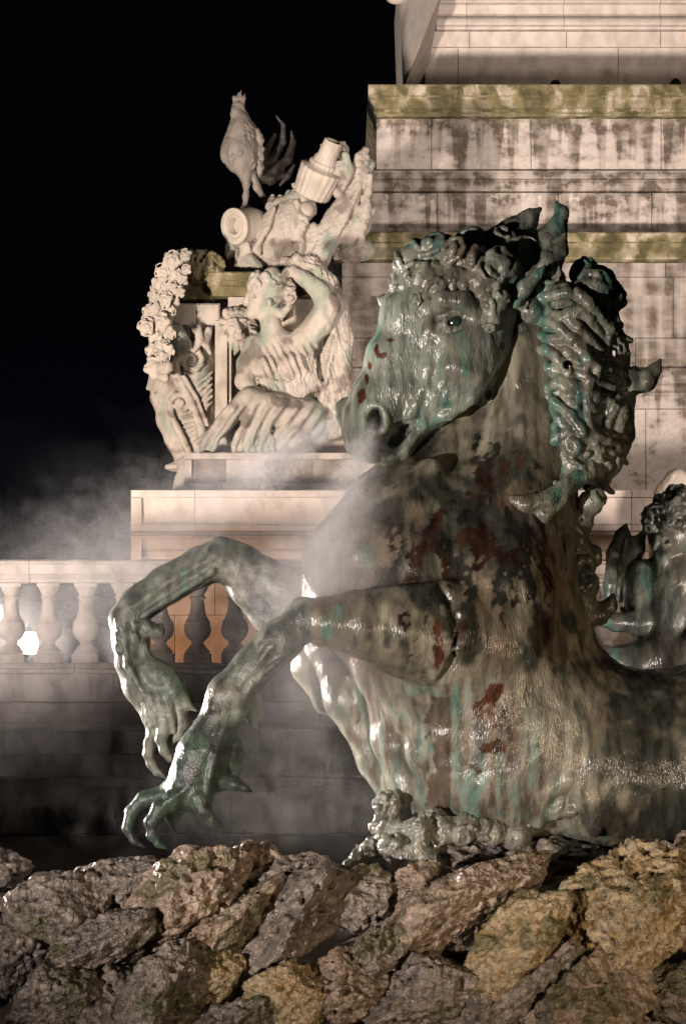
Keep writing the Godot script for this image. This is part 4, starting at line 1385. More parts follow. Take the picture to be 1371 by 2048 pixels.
# a: half length, b: half width, deg: how the long axis rises to the right; tone: 0 grey, 1 tan, 2 golden, 3 dark
func boulder(label: String, px: float, py: float, a: float, b: float, deg: float, z: float, tone: int, pits := 1.0) -> void:
	var s := DD / FOCAL
	var at := jv(px, py, z)
	var turn := Basis(Vector3(0, 0, 1), deg_to_rad(deg + rng.randf_range(-13, 13))) * Basis(Vector3(1, 0, 0), rng.randf_range(-0.3, 0.3)) * Basis(Vector3(0, 1, 0), rng.randf_range(-0.3, 0.3))
	var size := Vector3(a * 1.06, b * 1.08, (a + b) * 0.5 * rng.randf_range(0.75, 1.0)) * s
	var planes := []
	for i in 9:
		planes.append([Vector3(rng.randf_range(-1, 1), rng.randf_range(-1, 1), rng.randf_range(-1, 1)).normalized(), rng.randf_range(0.58, 0.92)])
	var vs := PackedVector3Array()
	vs.resize(ball_v.size())
	var cs := PackedColorArray()
	cs.resize(ball_v.size())
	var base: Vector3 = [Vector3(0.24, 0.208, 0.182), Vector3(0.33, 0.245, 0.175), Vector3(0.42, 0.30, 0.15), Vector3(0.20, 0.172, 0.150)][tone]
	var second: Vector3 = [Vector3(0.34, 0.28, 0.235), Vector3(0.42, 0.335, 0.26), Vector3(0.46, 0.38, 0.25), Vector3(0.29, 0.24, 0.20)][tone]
	var amp := minf(a, b) * s
	var off := Vector3(rng.randf(), rng.randf(), rng.randf()) * 40.0
	var mossy := rng.randf_range(-0.12, 0.06)
	for i in ball_v.size():
		var d := ball_v[i]
		var r := 1.12
		for q in planes:
			var c: float = d.dot(q[0])
			if c > 0.05:
				var h: float = q[1] / c
				if h < r + 0.04:
					var g := maxf(0.04 - absf(r - h), 0.0) / 0.04
					r = minf(r, h) - g * g * 0.01
		var v := turn * (d * r * size)
		var u := v + off
		var lump := noise_lump.get_noise_3d(u.x * 3.2, u.y * 4.4, u.z * 3.2)
		var fine := noise_fine.get_noise_3d(u.x * 13.0, u.y * 17.0, u.z * 13.0)
		var pit := noise_pit.get_noise_3d(u.x * 15.0, u.y * 21.0, u.z * 15.0)
		var hole := clampf((-0.52 - pit) * 3.2, 0.0, 1.0)
		v += (turn * d) * (lump * 0.13 * amp + fine * 0.013 - hole * 0.036 * pits - absf(noise_soft.get_noise_3d(u.x * 6.0, u.y * 9.0, u.z * 6.0)) * 0.025)
		vs[i] = v
		var col := base.lerp(second, clampf(0.5 + fine * 1.1 + lump * 0.5, 0.0, 1.0))
		col *= 0.82 + 0.4 * clampf(0.5 + noise_soft.get_noise_3d(u.x * 4.0, u.y * 4.0, u.z * 4.0), 0.0, 1.0)
		var green := step3(0.16 - mossy, 0.34 - mossy, noise_soft.get_noise_3d(u.x * 2.6 + 11.0, u.y * 3.6, u.z * 2.6) + fine * 0.3)
		col = col.lerp(Vector3(0.085, 0.095, 0.028), 0.65 * green)
		cs[i] = Color(col.x, col.y, col.z)
	var ns := smooth_normals(vs, ball_t)
	var arr := []
	arr.resize(Mesh.ARRAY_MAX)
	arr[Mesh.ARRAY_VERTEX] = vs
	arr[Mesh.ARRAY_NORMAL] = ns
	arr[Mesh.ARRAY_COLOR] = cs
	arr[Mesh.ARRAY_INDEX] = ball_t
	var m := ArrayMesh.new()
	m.add_surface_from_arrays(Mesh.PRIMITIVE_TRIANGLES, arr)
	var o := part("boulder", m, M["wet_rock_%d" % [0, 0, 2, 1][tone]], self, at)
	mark(o, label, "boulder", "boulders piled under the bronze sea horse")

func rocks() -> void:
	DD = 11.5
	make_ball(5)
	# the top row, along the foot of the wall
	boulder("grey boulder at the left edge, topmost of the pile there", 8, 1742, 60, 42, 0, -60, 3)
	boulder("long grey boulder with wet ridge, at the upper left of the pile", 215, 1790, 150, 60, 22, 10, 0, 0.6)
	boulder("broad grey boulder below the wet ridge on the far left", 95, 1822, 120, 66, 24, 60, 0, 0.5)
	boulder("low rock behind the ridge, under the near claws", 330, 1780, 90, 40, 8, -50, 3)
	boulder("rounded brown rock capping the porous boulder left of centre", 500, 1728, 84, 40, 12, 0, 1, 0.7)
	boulder("big pitted pinkish boulder left of centre", 365, 1808, 165, 82, 38, 70, 1, 1.5)
	boulder("small low rock in the row right of the brown cap", 620, 1748, 80, 34, 4, -60, 3)
	boulder("grey slope of rock leaning left under the pitted boulder", 215, 1890, 140, 62, 48, 130, 0, 1.0)
	boulder("narrow ridge of rock slanting up beside the pitted boulder", 448, 1858, 140, 42, 52, 140, 1, 1.2)
	boulder("furrowed grey boulder at the centre of the pile", 590, 1842, 150, 70, 36, 110, 3, 1.2)
	boulder("rock filling the gap above the furrowed boulder", 560, 1775, 110, 50, 30, 30, 3)
	boulder("grey brown boulder just under the bronze foam", 712, 1806, 78, 62, 40, 70, 0, 1.0)
	boulder("small brown rock wedged below the foam's right side", 822, 1772, 62, 42, 52, 70, 1, 0.8)
	boulder("large tan boulder slanting under the horse's chest", 930, 1800, 172, 82, 40, 80, 1, 0.9)
	boulder("pitted greenish rock leaning against the large tan boulder", 745, 1902, 112, 46, 56, 150, 0, 1.4)
	boulder("golden boulder with a glossy wet face, right of centre", 1040, 1868, 150, 64, 45, 170, 2, 0.5)
	boulder("huge honeycombed boulder at the right edge, peaked on top", 1278, 1808, 165, 140, 62, 90, 2, 1.6)
	boulder("rock behind the peaked boulder at the right edge", 1390, 1790, 120, 110, 20, -20, 1, 1.0)
	boulder("striated grey slab under the glossy golden boulder", 1065, 1962, 140, 40, 32, 190, 0, 0.8)
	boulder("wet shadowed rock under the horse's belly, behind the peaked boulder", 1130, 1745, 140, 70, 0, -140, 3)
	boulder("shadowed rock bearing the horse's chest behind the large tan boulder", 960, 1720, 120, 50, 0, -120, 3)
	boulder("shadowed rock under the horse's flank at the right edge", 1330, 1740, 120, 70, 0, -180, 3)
	# the lower rows
	boulder("shadowed boulder low at the left edge", 20, 1925, 80, 76, 0, 60, 3)
	boulder("wet rock in the bottom left corner with white glints", 100, 1996, 90, 60, 20, 190, 0, 0.8)
	boulder("flat brown rock at the bottom, right of the left corner", 220, 2010, 90, 66, 30, 170, 3)
	boulder("pale slanting boulder at the bottom, under the leaning grey slope", 330, 1985, 130, 64, 50, 200, 0, 1.0)
	boulder("ochre knob between the narrow ridge and the pale slanting boulder", 425, 1960, 66, 56, 40, 170, 2, 0.6)
	boulder("rock in the hollow below the narrow ridge", 500, 1950, 80, 70, 30, 110, 3)
	boulder("ochre streaked boulder under the furrowed grey one", 575, 1985, 76, 78, 70, 190, 2, 0.8)
	boulder("mottled boulder at the bottom centre", 680, 1990, 88, 74, 50, 190, 1, 1.3)
	boulder("broad mossy boulder at the bottom under the large tan one", 835, 1988, 140, 72, 30, 180, 0, 1.1)
	boulder("small rock at the bottom edge below the glossy golden boulder", 950, 2040, 70, 50, 40, 220, 3)
	boulder("pinkish boulder at the bottom, right of the striated slab", 1165, 2012, 150, 84, 28, 200, 1, 1.0)
	boulder("mossy rock in the bottom right corner", 1335, 2010, 90, 90, 60, 150, 0, 1.0)
	boulder("rock under the honeycombed boulder", 1250, 1960, 70, 50, 20, 110, 3)
	boulder("grey rock cut by the bottom edge left of centre", 470, 2050, 110, 56, 20, 230, 0, 1.0)
	boulder("rock deep in the gap between the tan and the golden boulder", 985, 1905, 110, 70, 40, 40, 3)
	boulder("rock low in the black gap left of the honeycombed boulder", 1140, 1900, 90, 80, 40, 10, 3)
	# the pile goes on beyond the picture's edges
	boulder("grey boulder just beyond the left edge of the pile", -110, 1840, 120, 90, 10, 20, 0, 0.8)
	boulder("broad tan boulder low beyond the left edge", -150, 1960, 140, 90, 20, 120, 1, 1.0)
	boulder("grey boulder at the far left end of the pile", -330, 1960, 130, 80, 0, 60, 0, 0.8)
	boulder("grey boulder beyond the right edge of the pile", 1500, 1900, 130, 110, 20, 120, 0, 1.0)
	boulder("tan boulder at the far right end of the pile", 1620, 1800, 140, 120, 0, -20, 1, 1.0)
	# what the pile rests on
	var s := DD / FOCAL
	var vs := PackedVector3Array()
	vs.resize(ball_v.size())
	for i in ball_v.size():
		var d := ball_v[i]
		vs[i] = Vector3(d.x * 3.0, d.y * 0.55, d.z * 1.0) + Vector3(0.35, 0.05, -12.2)
		vs[i] += d * noise_lump.get_noise_3d(vs[i].x * 1.5, vs[i].y * 1.5, vs[i].z * 1.5) * 0.15
	var bed := part("rock_mound", mesh_of(vs, smooth_normals(vs, ball_t), ball_t), M.rock_core, self)
	bed.set_meta("kind", "structure")

# ---------------------------------------------------------------- stone figures, carvings, rooster, bronze child
func seated_figure() -> void:
	DD = 28.4
	var s := DD / FOCAL
	var t := thing("seated_statue", "pale stone seated woman with one arm raised over her head, draped", "statue", w(540, 905, DD))
	var c := clay(375, 505, 700, 915, -70, 120, 2.1)
	# head in profile, neck, trunk
	egg(c, 537, 582, 20, 34, 38, 32, 8)
	c.chain(ch([[520, 598, 20, 26], [509, 620, 20, 15], [503, 628, 20, 11]]), 8 * s)
	c.chain(ch([[503, 580, 20, 7], [491, 603, 20, 5.5], [499, 609, 20, 5]]), 4 * s)
	c.chain(ch([[505, 570, 20, 12], [512, 560, 20, 14]]), 6 * s)
	c.chain(ch([[498, 615, 20, 4.5], [500, 621, 20, 4.5]]), 3 * s)
	egg(c, 512, 592, 40, 5, 4, 6, 3, 0, true)
	egg(c, 538, 605, 52, 6, 10, 5, 3)
	c.chain(ch([[535, 622, 16, 20], [546, 675, 10, 23]]), 12 * s)
	egg(c, 562, 705, 5, 58, 46, 36, 16)
	egg(c, 528, 735, 34, 24, 22, 20, 12)
	egg(c, 583, 730, 40, 27, 25, 22, 12)
	egg(c, 565, 782, 6, 50, 52, 36, 14)
	# raised arm and hand
	c.chain(ch([[603, 688, 24, 30], [640, 645, 40, 26], [656, 612, 44, 24], [636, 578, 48, 19], [605, 555, 50, 14], [585, 542, 52, 12]]), 9 * s)
	for i in 4:
		c.chain(ch([[584, 545, 54 + i, 8], [574 - i * 2, 538 + i * 5, 60 - i * 4, 4.5], [566 + i, 545 + i * 6, 62 - i * 4, 3.5]]), 2 * s)
	c.chain(ch([[588, 536, 46, 7], [575, 526, 48, 5], [568, 528, 50, 3.5]]), 2 * s)
	# lowered arm
	c.chain(ch([[512, 692, 12, 25], [495, 730, 22, 21], [489, 762, 34, 18], [512, 800, 60, 15], [534, 832, 72, 11]]), 8 * s)
	# seat and legs under cloth
	egg(c, 605, 832, 6, 52, 40, 40, 14)
	egg(c, 545, 800, 20, 40, 34, 34, 14)
	c.chain(ch([[610, 832, 24, 36], [550, 820, 54, 32], [497, 802, 70, 25], [446, 848, 62, 19], [404, 886, 54, 13]]), 10 * s)
	c.chain(ch([[610, 850, 20, 34], [575, 870, 46, 28], [548, 900, 52, 18]]), 10 * s)
	for i in 7:
		c.chain(ch([[488 + i * 6, 806 + i * 4, 88 - i * 2, 4], [482 + i * 9, 850, 82 - i * 2, 5], [468 + i * 13, 902, 70, 6]]), 3 * s)
	for i in 4:
		c.chain(ch([[496 - i * 9, 806 + i * 10, 90, 4], [450 - i * 6, 852 + i * 8, 80, 4.5], [398 + i * 9, 890 + i * 3, 66, 5]]), 3 * s)
	var fig := part("body", finish(c.nets(), "figure", "figure"), M.statue_tinted, t)
	c = null
	# hair
	var h := clay(485, 530, 610, 650, -40, 90, 1.8)
	locks(h, [[520, 562, 32, 18, 4], [545, 555, 26, 22, 5], [566, 565, 24, 20, 4], [572, 588, 24, 20, 4], [512, 575, 36, 9, 2], [558, 585, 40, 16, 3]], 5)
	h.chain(ch([[540, 615, 30, 10], [562, 628, 26, 9], [578, 612, 24, 8]]), 4 * s)
	part("hair", finish(h.nets(), "", "figure"), M.statue_tinted, fig)
	# veil held by the raised hand, robe round the waist
	var v := clay(500, 500, 712, 880, -70, 95, 2.1)
	v.chain(ch([[566, 524, 50, 8], [592, 518, 46, 13], [625, 530, 38, 17], [655, 565, 26, 20], [674, 615, 14, 21], [682, 680, 6, 22], [682, 760, 2, 24], [668, 850, 0, 26]]), 8 * s)
	v.chain(ch([[672, 640, 0, 16], [655, 720, 0, 18], [650, 800, 0, 20], [640, 870, 6, 20]]), 8 * s)
	for i in 6:
		v.chain(ch([[576 + i * 5, 519 + i * 3, 58 - i * 2, 3.5], [630 + i * 6, 532 + i * 5, 56 - i * 3, 4.5], [660 + i * 4, 590 + i * 8, 42 - i * 3, 5], [668 + i * 4, 690, 30 - i * 4, 5.5], [644 + i * 8, 800 + i * 4, 24 - i * 3, 6]]), 3 * s)
	for i in 5:
		v.chain(ch([[640 - i * 4, 772 - i * 5, 26, 7], [588 - i * 3, 796 - i * 7, 40, 7], [530 - i * 2, 784 - i * 6, 34, 5]]), 6 * s)
	for i in 4:
		v.chain(ch([[612 + i * 6, 694 + i * 8, 36 - i * 4, 4], [600 + i * 9, 735 + i * 6, 46 - i * 5, 6], [586 + i * 12, 778, 40 - i * 4, 6]]), 5 * s)
	part("drapery", finish(v.nets(), "cloth", "figure"), M.statue_tinted, t)

func spiral(c: Clay, px: float, py: float, z: float, r: float, thick: float, turns: float, from: float, k: float) -> void:
	var s := DD / FOCAL
	var last := Vector3.ZERO
	var n := int(turns * 10)
	for i in n + 1:
		var f := float(i) / n
		var a := from + f * turns * TAU
		var rad := r * (1.0 - 0.85 * f)
		var p := jv(px + cos(a) * rad, py + sin(a) * rad, z + f * 6)
		if i:
			c.limb(last, p, thick * s * (1.0 - 0.3 * f), thick * s * (1.0 - 0.3 * f), k * s)
		last = p

func carved_prow() -> void:
	DD = 28.8
	var s := DD / FOCAL
	var t := thing("carved_console", "carved stone console with scrolls, mask and cornice left of the woman", "carving", w(420, 978, DD))
	stone_course(t, "pilaster", [430, 463], 640, 968, 28.7, 1.2, [M.statue_stone])
	stone_course(t, "pilaster_strip", [438, 455], 650, 960, 28.665, 0.03, [M.statue_stone])
	stone_course(t, "back_block", [462, 560, 684], 590, 760, 29.0, 1.0, [M.statue_stone])
	stone_course(t, "back_block", [462, 610, 684], 760, 905, 29.0, 1.0, [M.statue_stone])
	stone_course(t, "frieze_block", [456, 566], 592, 640, 28.8, 1.0, [M.statue_stone])
	run_of_moulding(t, "cornice", [[544, 0.04], [547, 0.06], [562, 0.065], [564, 0.05], [572, 0.045], [574, 0.02], [586, 0.0], [592, -0.01]], 424, 640, 28.7, 1.6, M.mossy_stone)
	run_of_moulding(t, "cornice", [[554, 0.02], [558, 0.03], [570, 0.03], [578, 0.01], [606, 0.0]], 366, 426, 29.0, 1.3, M.mossy_stone)
	stone_course(t, "impost_block", [346, 392, 440], 606, 650, 28.72, 1.0, [M.statue_stone], 1.0, 3.0)
	# side panel with volutes
	var c := clay(290, 640, 435, 985, -60, 70, 1.8)
	c.chain(ch([[395, 660, -24, 36], [388, 720, -24, 40], [395, 800, -24, 38], [405, 880, -10, 26], [402, 970, -10, 26]]), 16 * s)
	c.chain(ch([[372, 780, -14, 28], [362, 820, -14, 30], [376, 880, -8, 22], [385, 920, 0, 14]]), 12 * s)
	spiral(c, 382, 722, 20, 30, 7, 1.7, PI * 0.9, 2)
	egg(c, 383, 722, 26, 9, 9, 9, 2)
	c.chain(ch([[352, 716, 18, 7], [355, 750, 20, 8], [380, 800, 24, 9], [402, 850, 24, 9], [408, 910, 22, 8]]), 2 * s)
	c.chain(ch([[368, 752, 24, 4], [394, 796, 28, 4], [416, 850, 26, 4]]), 2 * s)
	spiral(c, 362, 808, 22, 23, 6, 1.5, PI * 0.9, 2)
	egg(c, 363, 808, 26, 7, 7, 8, 2)
	c.chain(ch([[340, 806, 22, 6], [346, 840, 24, 7], [368, 880, 26, 7], [382, 915, 22, 6]]), 3 * s)
	for i in 6:
		c.chain(ch([[396 + i * 3, 766 + i * 12, 18, 3], [412, 756 + i * 12, 20, 4], [424, 744 + i * 12, 18, 3]]), 1.5 * s)
		c.chain(ch([[362 + i * 4, 836 + i * 9, 24, 3], [384 + i * 2, 830 + i * 9, 28, 3.5]]), 2 * s)
	# garland end and hanging cloth at the top
	c.chain(ch([[350, 662, 30, 18], [362, 690, 34, 20], [352, 715, 26, 10]]), 6 * s)
	c.chain(ch([[395, 655, 34, 8], [400, 680, 36, 9], [388, 700, 34, 6]]), 4 * s)
	c.chain(ch([[418, 660, 30, 8], [412, 690, 32, 7], [420, 706, 28, 4]]), 4 * s)
	# mask in profile facing left, leaf above it
	egg(c, 332, 770, 0, 30, 34, 30, 8)
	c.chain(ch([[310, 752, 0, 14], [302, 770, 0, 8], [296, 776, 0, 5]]), 5 * s)
	c.chain(ch([[312, 780, 0, 12], [310, 795, 0, 9], [318, 806, 0, 10]]), 5 * s)
	egg(c, 312, 786, 12, 5, 3, 14, 2, 0, true)
	c.chain(ch([[322, 800, 0, 16], [335, 840, 0, 20], [350, 880, 0, 18], [366, 920, 0, 14], [378, 970, 0, 16]]), 10 * s)
	part("scroll_panel", finish(c.nets(), "carving", "figure"), M.statue_tinted, t)
	c = null
	# lion head
	var l := clay(430, 605, 530, 720, -20, 70, 1.6)
	egg(l, 474, 655, 16, 26, 32, 26, 6)
	egg(l, 480, 672, 38, 14, 13, 14, 5)
	l.chain(ch([[470, 640, 42, 6], [478, 662, 52, 7]]), 4 * s)
	for i in 2:
		egg(l, 462 + i * 24, 648, 42, 6, 4, 7, 2, 0, true)
		egg(l, 462 + i * 24, 640, 38, 9, 4, 6, 3)
		egg(l, 452 + i * 42, 625, 20, 8, 9, 8, 3)
	egg(l, 482, 684, 46, 9, 4, 8, 2, 0, true)
	for i in 16:
		var a := TAU * i / 16
		l.chain(ch([[474 + cos(a) * 24, 655 + sin(a) * 30, 24, 6], [474 + cos(a) * 33, 658 + sin(a) * 40, 16, 6], [476 + cos(a + 0.2) * 40, 662 + sin(a + 0.2) * 48, 6, 3]]), 2 * s)
	spiral(l, 503, 676, 30, 15, 4, 0.9, -PI / 2, 2)
	part("lion_mask", finish(l.nets(), "", "figure"), M.statue_tinted, t)
	# foot hanging over the step, with the block below it
	var f := clay(320, 905, 385, 990, -40, 60, 1.6)
	f.chain(ch([[382, 920, 10, 16], [365, 930, 14, 14], [345, 934, 18, 9]]), 5 * s)
	for i in 5:
		f.chain(ch([[352 + i * 4, 933, 26 - i * 9, 6], [335 + i * 5, 934 + i, 28 - i * 9, 5.5 - i * 0.4]]), 2 * s)
	f.chain(ch([[372, 940, 10, 14], [366, 960, 6, 16], [362, 984, 4, 18]]), 6 * s)
	part("foot", finish(f.nets(), "", ""), M.statue_stone, t)
	# roughly rounded stone behind the garland
	var d := thing("stone_dome", "dark rounded stone lump behind the garland's top", "stone", w(405, 556, 29.2))
	var b := clay(368, 495, 445, 562, -40, 50, 1.8)
	egg(b, 402, 538, 0, 36, 34, 34, 4)
	egg(b, 418, 530, 8, 20, 16, 20, 6)
	egg(b, 385, 528, 8, 14, 18, 18, 6)
	part("lump", finish(b.nets(), "rubble", ""), M.mossy_stone, d)

func garland() -> void:
	DD = 28.3
	var s := DD / FOCAL
	var t := thing("flower_garland", "carved stone garland of full roses hanging at the monument's left corner", "garland", w(320, 745, DD))
	# one full rose: petals wound round a bud
	var roses := []
	for kind in 3:
		var c := Clay.new(Vector3(-1.3, -1.3, -0.7), Vector3(1.3, 1.3, 1.3), 0.075)
		c.egg(Vector3.ZERO, Vector3(0.85, 0.85, 0.6), 0.1)
		var a := 0.0
		var rad := 0.12
		for i in 9 + kind:
			var r2 := rad + 0.1
			var wide := 1.5 - i * 0.06
			var last := Vector3.ZERO
			for q in 6:
				var b := a + wide * (q / 5.0 - 0.5)
				var lift := 0.62 - rad * 0.45 + 0.08 * sin(q * PI / 5.0)
				var p := Vector3(cos(b) * rad * 1.15, sin(b) * rad * 1.15, lift)
				if q:
					c.limb(last, p, 0.085, 0.085, 0.05)
				last = p
			a += 2.4
			rad += 0.095
		for i in 5:
			var b := TAU * (i + kind * 0.3) / 5.0
			c.egg(Vector3(cos(b) * 0.78, sin(b) * 0.78, 0.1), Vector3(0.36, 0.36, 0.28), 0.08)
		roses.append(finish(c.nets()))
	var spots := [[345, 522, 23], [370, 512, 17], [326, 545, 18], [352, 548, 18], [320, 570, 23], [342, 578, 17], [364, 560, 15], [308, 592, 15], [330, 600, 19], [350, 602, 15], [312, 618, 17], [338, 620, 15], [300, 640, 20], [325, 645, 23], [292, 655, 19], [310, 668, 20], [340, 665, 16], [322, 690, 19], [304, 700, 16], [338, 700, 15], [325, 716, 15], [308, 730, 21], [330, 738, 16], [316, 748, 14], [372, 540, 14], [360, 584, 13], [296, 620, 13]]
	for i in spots.size():
		var q: Array = spots[i]
		var m := MeshInstance3D.new()
		m.mesh = roses[i % 3]
		m.material_override = M.statue_stone
		m.name = "rose"
		t.add_child(m, true)
		var size: float = q[2] * s * 0.86
		m.position = jv(q[0], q[1], rng.randf_range(-8, 14)) - t.position
		m.basis = (Basis(Vector3(0, 1, 0), rng.randf_range(-0.7, 0.35)) * Basis(Vector3(1, 0, 0), rng.randf_range(-0.5, 0.5)) * Basis(Vector3(0, 0, 1), rng.randf() * TAU)).scaled(Vector3.ONE * size)
	var c := clay(285, 505, 385, 765, -55, 0, 2.4)
	c.chain(ch([[358, 520, -25, 20], [330, 570, -25, 24], [318, 640, -25, 26], [318, 720, -25, 18], [318, 745, -22, 12]]), 10 * s)
	part("stem", finish(c.nets(), "carving", ""), M.statue_stone, t)
	# pointed leaf at the lower end
	var l := clay(280, 715, 345, 770, -30, 40, 1.6)
	l.chain(ch([[335, 735, 10, 12], [310, 735, 14, 12], [292, 740, 14, 5]]), 5 * s)
	l.chain(ch([[330, 755, 10, 10], [310, 750, 16, 9], [290, 738, 14, 4]]), 4 * s)
	part("leaf", finish(l.nets(), "carving", ""), M.statue_stone, t)

func trophies() -> void:
	DD = 29.1
	var s := DD / FOCAL
	var t := thing("trophy_carving", "heap of carved stone trophies with barrel, shield, fluted drum and drapery", "carving", w(600, 545, DD))
	# gun barrel mouth turned to the left
	var mouth := lathe([Vector2(0.0, 0.42), Vector2(0.30, 0.42), Vector2(0.34, 0.46), Vector2(0.44, 0.5), Vector2(0.46, 1.0), Vector2(0.62, 1.0), Vector2(0.66, 0.96), Vector2(0.72, 1.02), Vector2(0.80, 1.02), Vector2(0.86, 0.98), Vector2(1.0, 0.97), Vector2(1.02, 0.86), Vector2(0.96, 0.8), Vector2(0.96, -0.2), Vector2(0.90, -0.6), Vector2(0.7, -1.2), Vector2(0.0, -1.2)].map(func(v): return Vector2(v.x * 36 * s, v.y * 36 * s)), 36)
	var g1 := part("barrel", mouth, M.statue_stone, t, jv(492, 450, 30) - t.position)
	g1.basis = Basis(Vector3(0, 0, 1), 0.25) * Basis(Vector3(0, 1, 0), -0.75) * Basis(Vector3(1, 0, 0), PI / 2)
	# the carved heap
	var c := clay(435, 270, 755, 550, -90, 80, 2.1)
	# post with ridged front under the barrel
	c.chain(ch([[470, 480, 10, 20], [463, 530, 10, 16]]), 6 * s)
	c.chain(ch([[492, 495, 24, 16], [490, 530, 24, 18]]), 6 * s)
	for i in 4:
		c.chain(ch([[474 + i * 9, 500 + i * 2, 36, 3], [470 + i * 9, 530, 34, 3]]), 2 * s)
	# bellied shield with gathered cloth
	egg(c, 568, 455, 10, 44, 64, 40, 8, -28)
	egg(c, 545, 500, 10, 44, 34, 36, 10)
	for i in 5:
		c.chain(ch([[548 - i * 5, 415 + i * 5, 44 - i * 3, 5], [536 - i * 5, 455 + i * 3, 52 - i * 3, 6], [508 + i * 3, 500 + i * 2, 46, 4]]), 3 * s)
	c.chain(ch([[592, 402, 34, 4], [604, 430, 34, 8], [598, 465, 34, 9], [572, 515, 34, 8]]), 3 * s)
	spiral(c, 607, 444, 36, 13, 5, 1.2, PI / 2, 2)
	c.chain(ch([[500, 520, 40, 12], [516, 532, 40, 10]]), 6 * s)
	# horn, cones and leaves along the upper edge
	c.chain(ch([[560, 410, 10, 16], [585, 398, 14, 12], [606, 384, 14, 5]]), 5 * s)
	c.chain(ch([[545, 415, 0, 18], [546, 392, 0, 5]]), 4 * s)
	for i in 16:
		var x := 562 + (i % 4) * 14 + rng.randf_range(-4, 4)
		var y := 402 - (i % 4) * 14 + (i / 4) * 12 + rng.randf_range(-4, 4)
		egg(c, x, y, 5 + (i / 4) * 5, 7, 11, 7, 3, rng.randf_range(-50, 50))
	egg(c, 600, 415, 0, 34, 30, 24, 10)
	# mask
	egg(c, 592, 492, 20, 20, 28, 22, 6)
	c.chain(ch([[584, 480, 36, 5], [580, 495, 42, 5]]), 3 * s)
	c.chain(ch([[580, 506, 36, 5], [592, 508, 38, 4]]), 3 * s)
	egg(c, 588, 484, 42, 6, 3, 6, 2, 0, true)
	for i in 10:
		egg(c, 612 + (i % 4) * 7, 452 + (i / 4) * 15 + (i % 2) * 6, 16, 8, 10, 9, 3, rng.randf_range(-60, 60))
	# long fall of cloth on the right
	for i in 6:
		c.chain(ch([[735 - i * 6, 330 + i * 10, -20 + i * 3, 14], [700 - i * 9, 410 + i * 8, 0 + i * 2, 15], [668 - i * 9, 470 + i * 4, 8, 15], [640 - i * 5, 530, 8, 16]]), 6 * s)
	for i in 5:
		c.chain(ch([[728 - i * 4, 350 + i * 12, 6 + i, 4], [690 - i * 12, 440 + i * 8, 24, 5], [655 - i * 8, 505 + i * 4, 28, 5], [640 - i * 6, 540, 26, 5]]), 3 * s)
	for i in 5:
		c.chain(ch([[715 + i * 6, 440 - i * 22, 6, 7], [722 + i * 4, 475 - i * 22, 10, 8], [712 + i * 5, 500 - i * 16, 6, 5]]), 4 * s)
		c.chain(ch([[732, 300 + i * 14, 0, 7], [716, 312 + i * 14, 10, 7], [706, 330 + i * 12, 8, 4]]), 3 * s)
	c.chain(ch([[690, 470, 0, 20], [715, 450, -10, 24], [735, 420, -10, 18]]), 8 * s)
	c.chain(ch([[700, 505, 0, 22], [728, 500, -10, 22]]), 8 * s)
	part("heap", finish(c.nets(), "heap", "figure"), M.statue_tinted, t)
	c = null
	part("ball", sphere_mesh(jv(611, 420, 26), Vector3(17, 17, 17) * s), M.statue_stone, t)
	# fluted drum and the broken block above it
	var drum := part("fluted_drum", lathe([Vector2(0, -40), Vector2(36, -40), Vector2(38, -36), Vector2(44, 16), Vector2(44, 20), Vector2(30, 22), Vector2(30, 30), Vector2(27, 34), Vector2(24, 35), Vector2(24, 42), Vector2(20, 46), Vector2(18, 80), Vector2(14, 80), Vector2(13, 60), Vector2(0, 60)].map(func(v): return v * s), 64, 18, 0.07), M.statue_stone, t, jv(636, 355, 15) - t.position)
	drum.basis = Basis(Vector3(0, 0, 1), -0.42) * Basis(Vector3(1, 0, 0), 0.38)
	var b := clay(640, 275, 745, 400, -40, 60, 1.8)
	b.chain(ch([[672, 310, 10, 24], [682, 345, 10, 24], [676, 385, 10, 12]]), 8 * s)
	b.chain(ch([[668, 296, -10, 13], [684, 300, -16, 14]]), 5 * s)
	egg(b, 676, 306, 34, 18, 14, 22, 3, 0, true)
	b.chain(ch([[690, 310, 24, 8], [700, 340, 22, 7], [690, 365, 22, 6]]), 4 * s)
	b.chain(ch([[655, 310, 26, 7], [664, 345, 28, 7], [668, 372, 26, 6]]), 4 * s)
	egg(b, 682, 375, 30, 8, 7, 12, 3, 0, true)
	part("ox_skull", finish(b.nets(), "carving", "figure"), M.statue_tinted, t)
	var q := Solid.new()
	q.block(Vector3(-20, -14, -20) * s, Vector3(20, 14, 16) * s, 2 * s)
	var bq := part("broken_block", q.mesh(), M.rail_stone, t, jv(668, 299, -10) - t.position)
	bq.basis = Basis(Vector3(0, 1, 0), 0.5) * Basis(Vector3(0, 0, 1), 0.12)

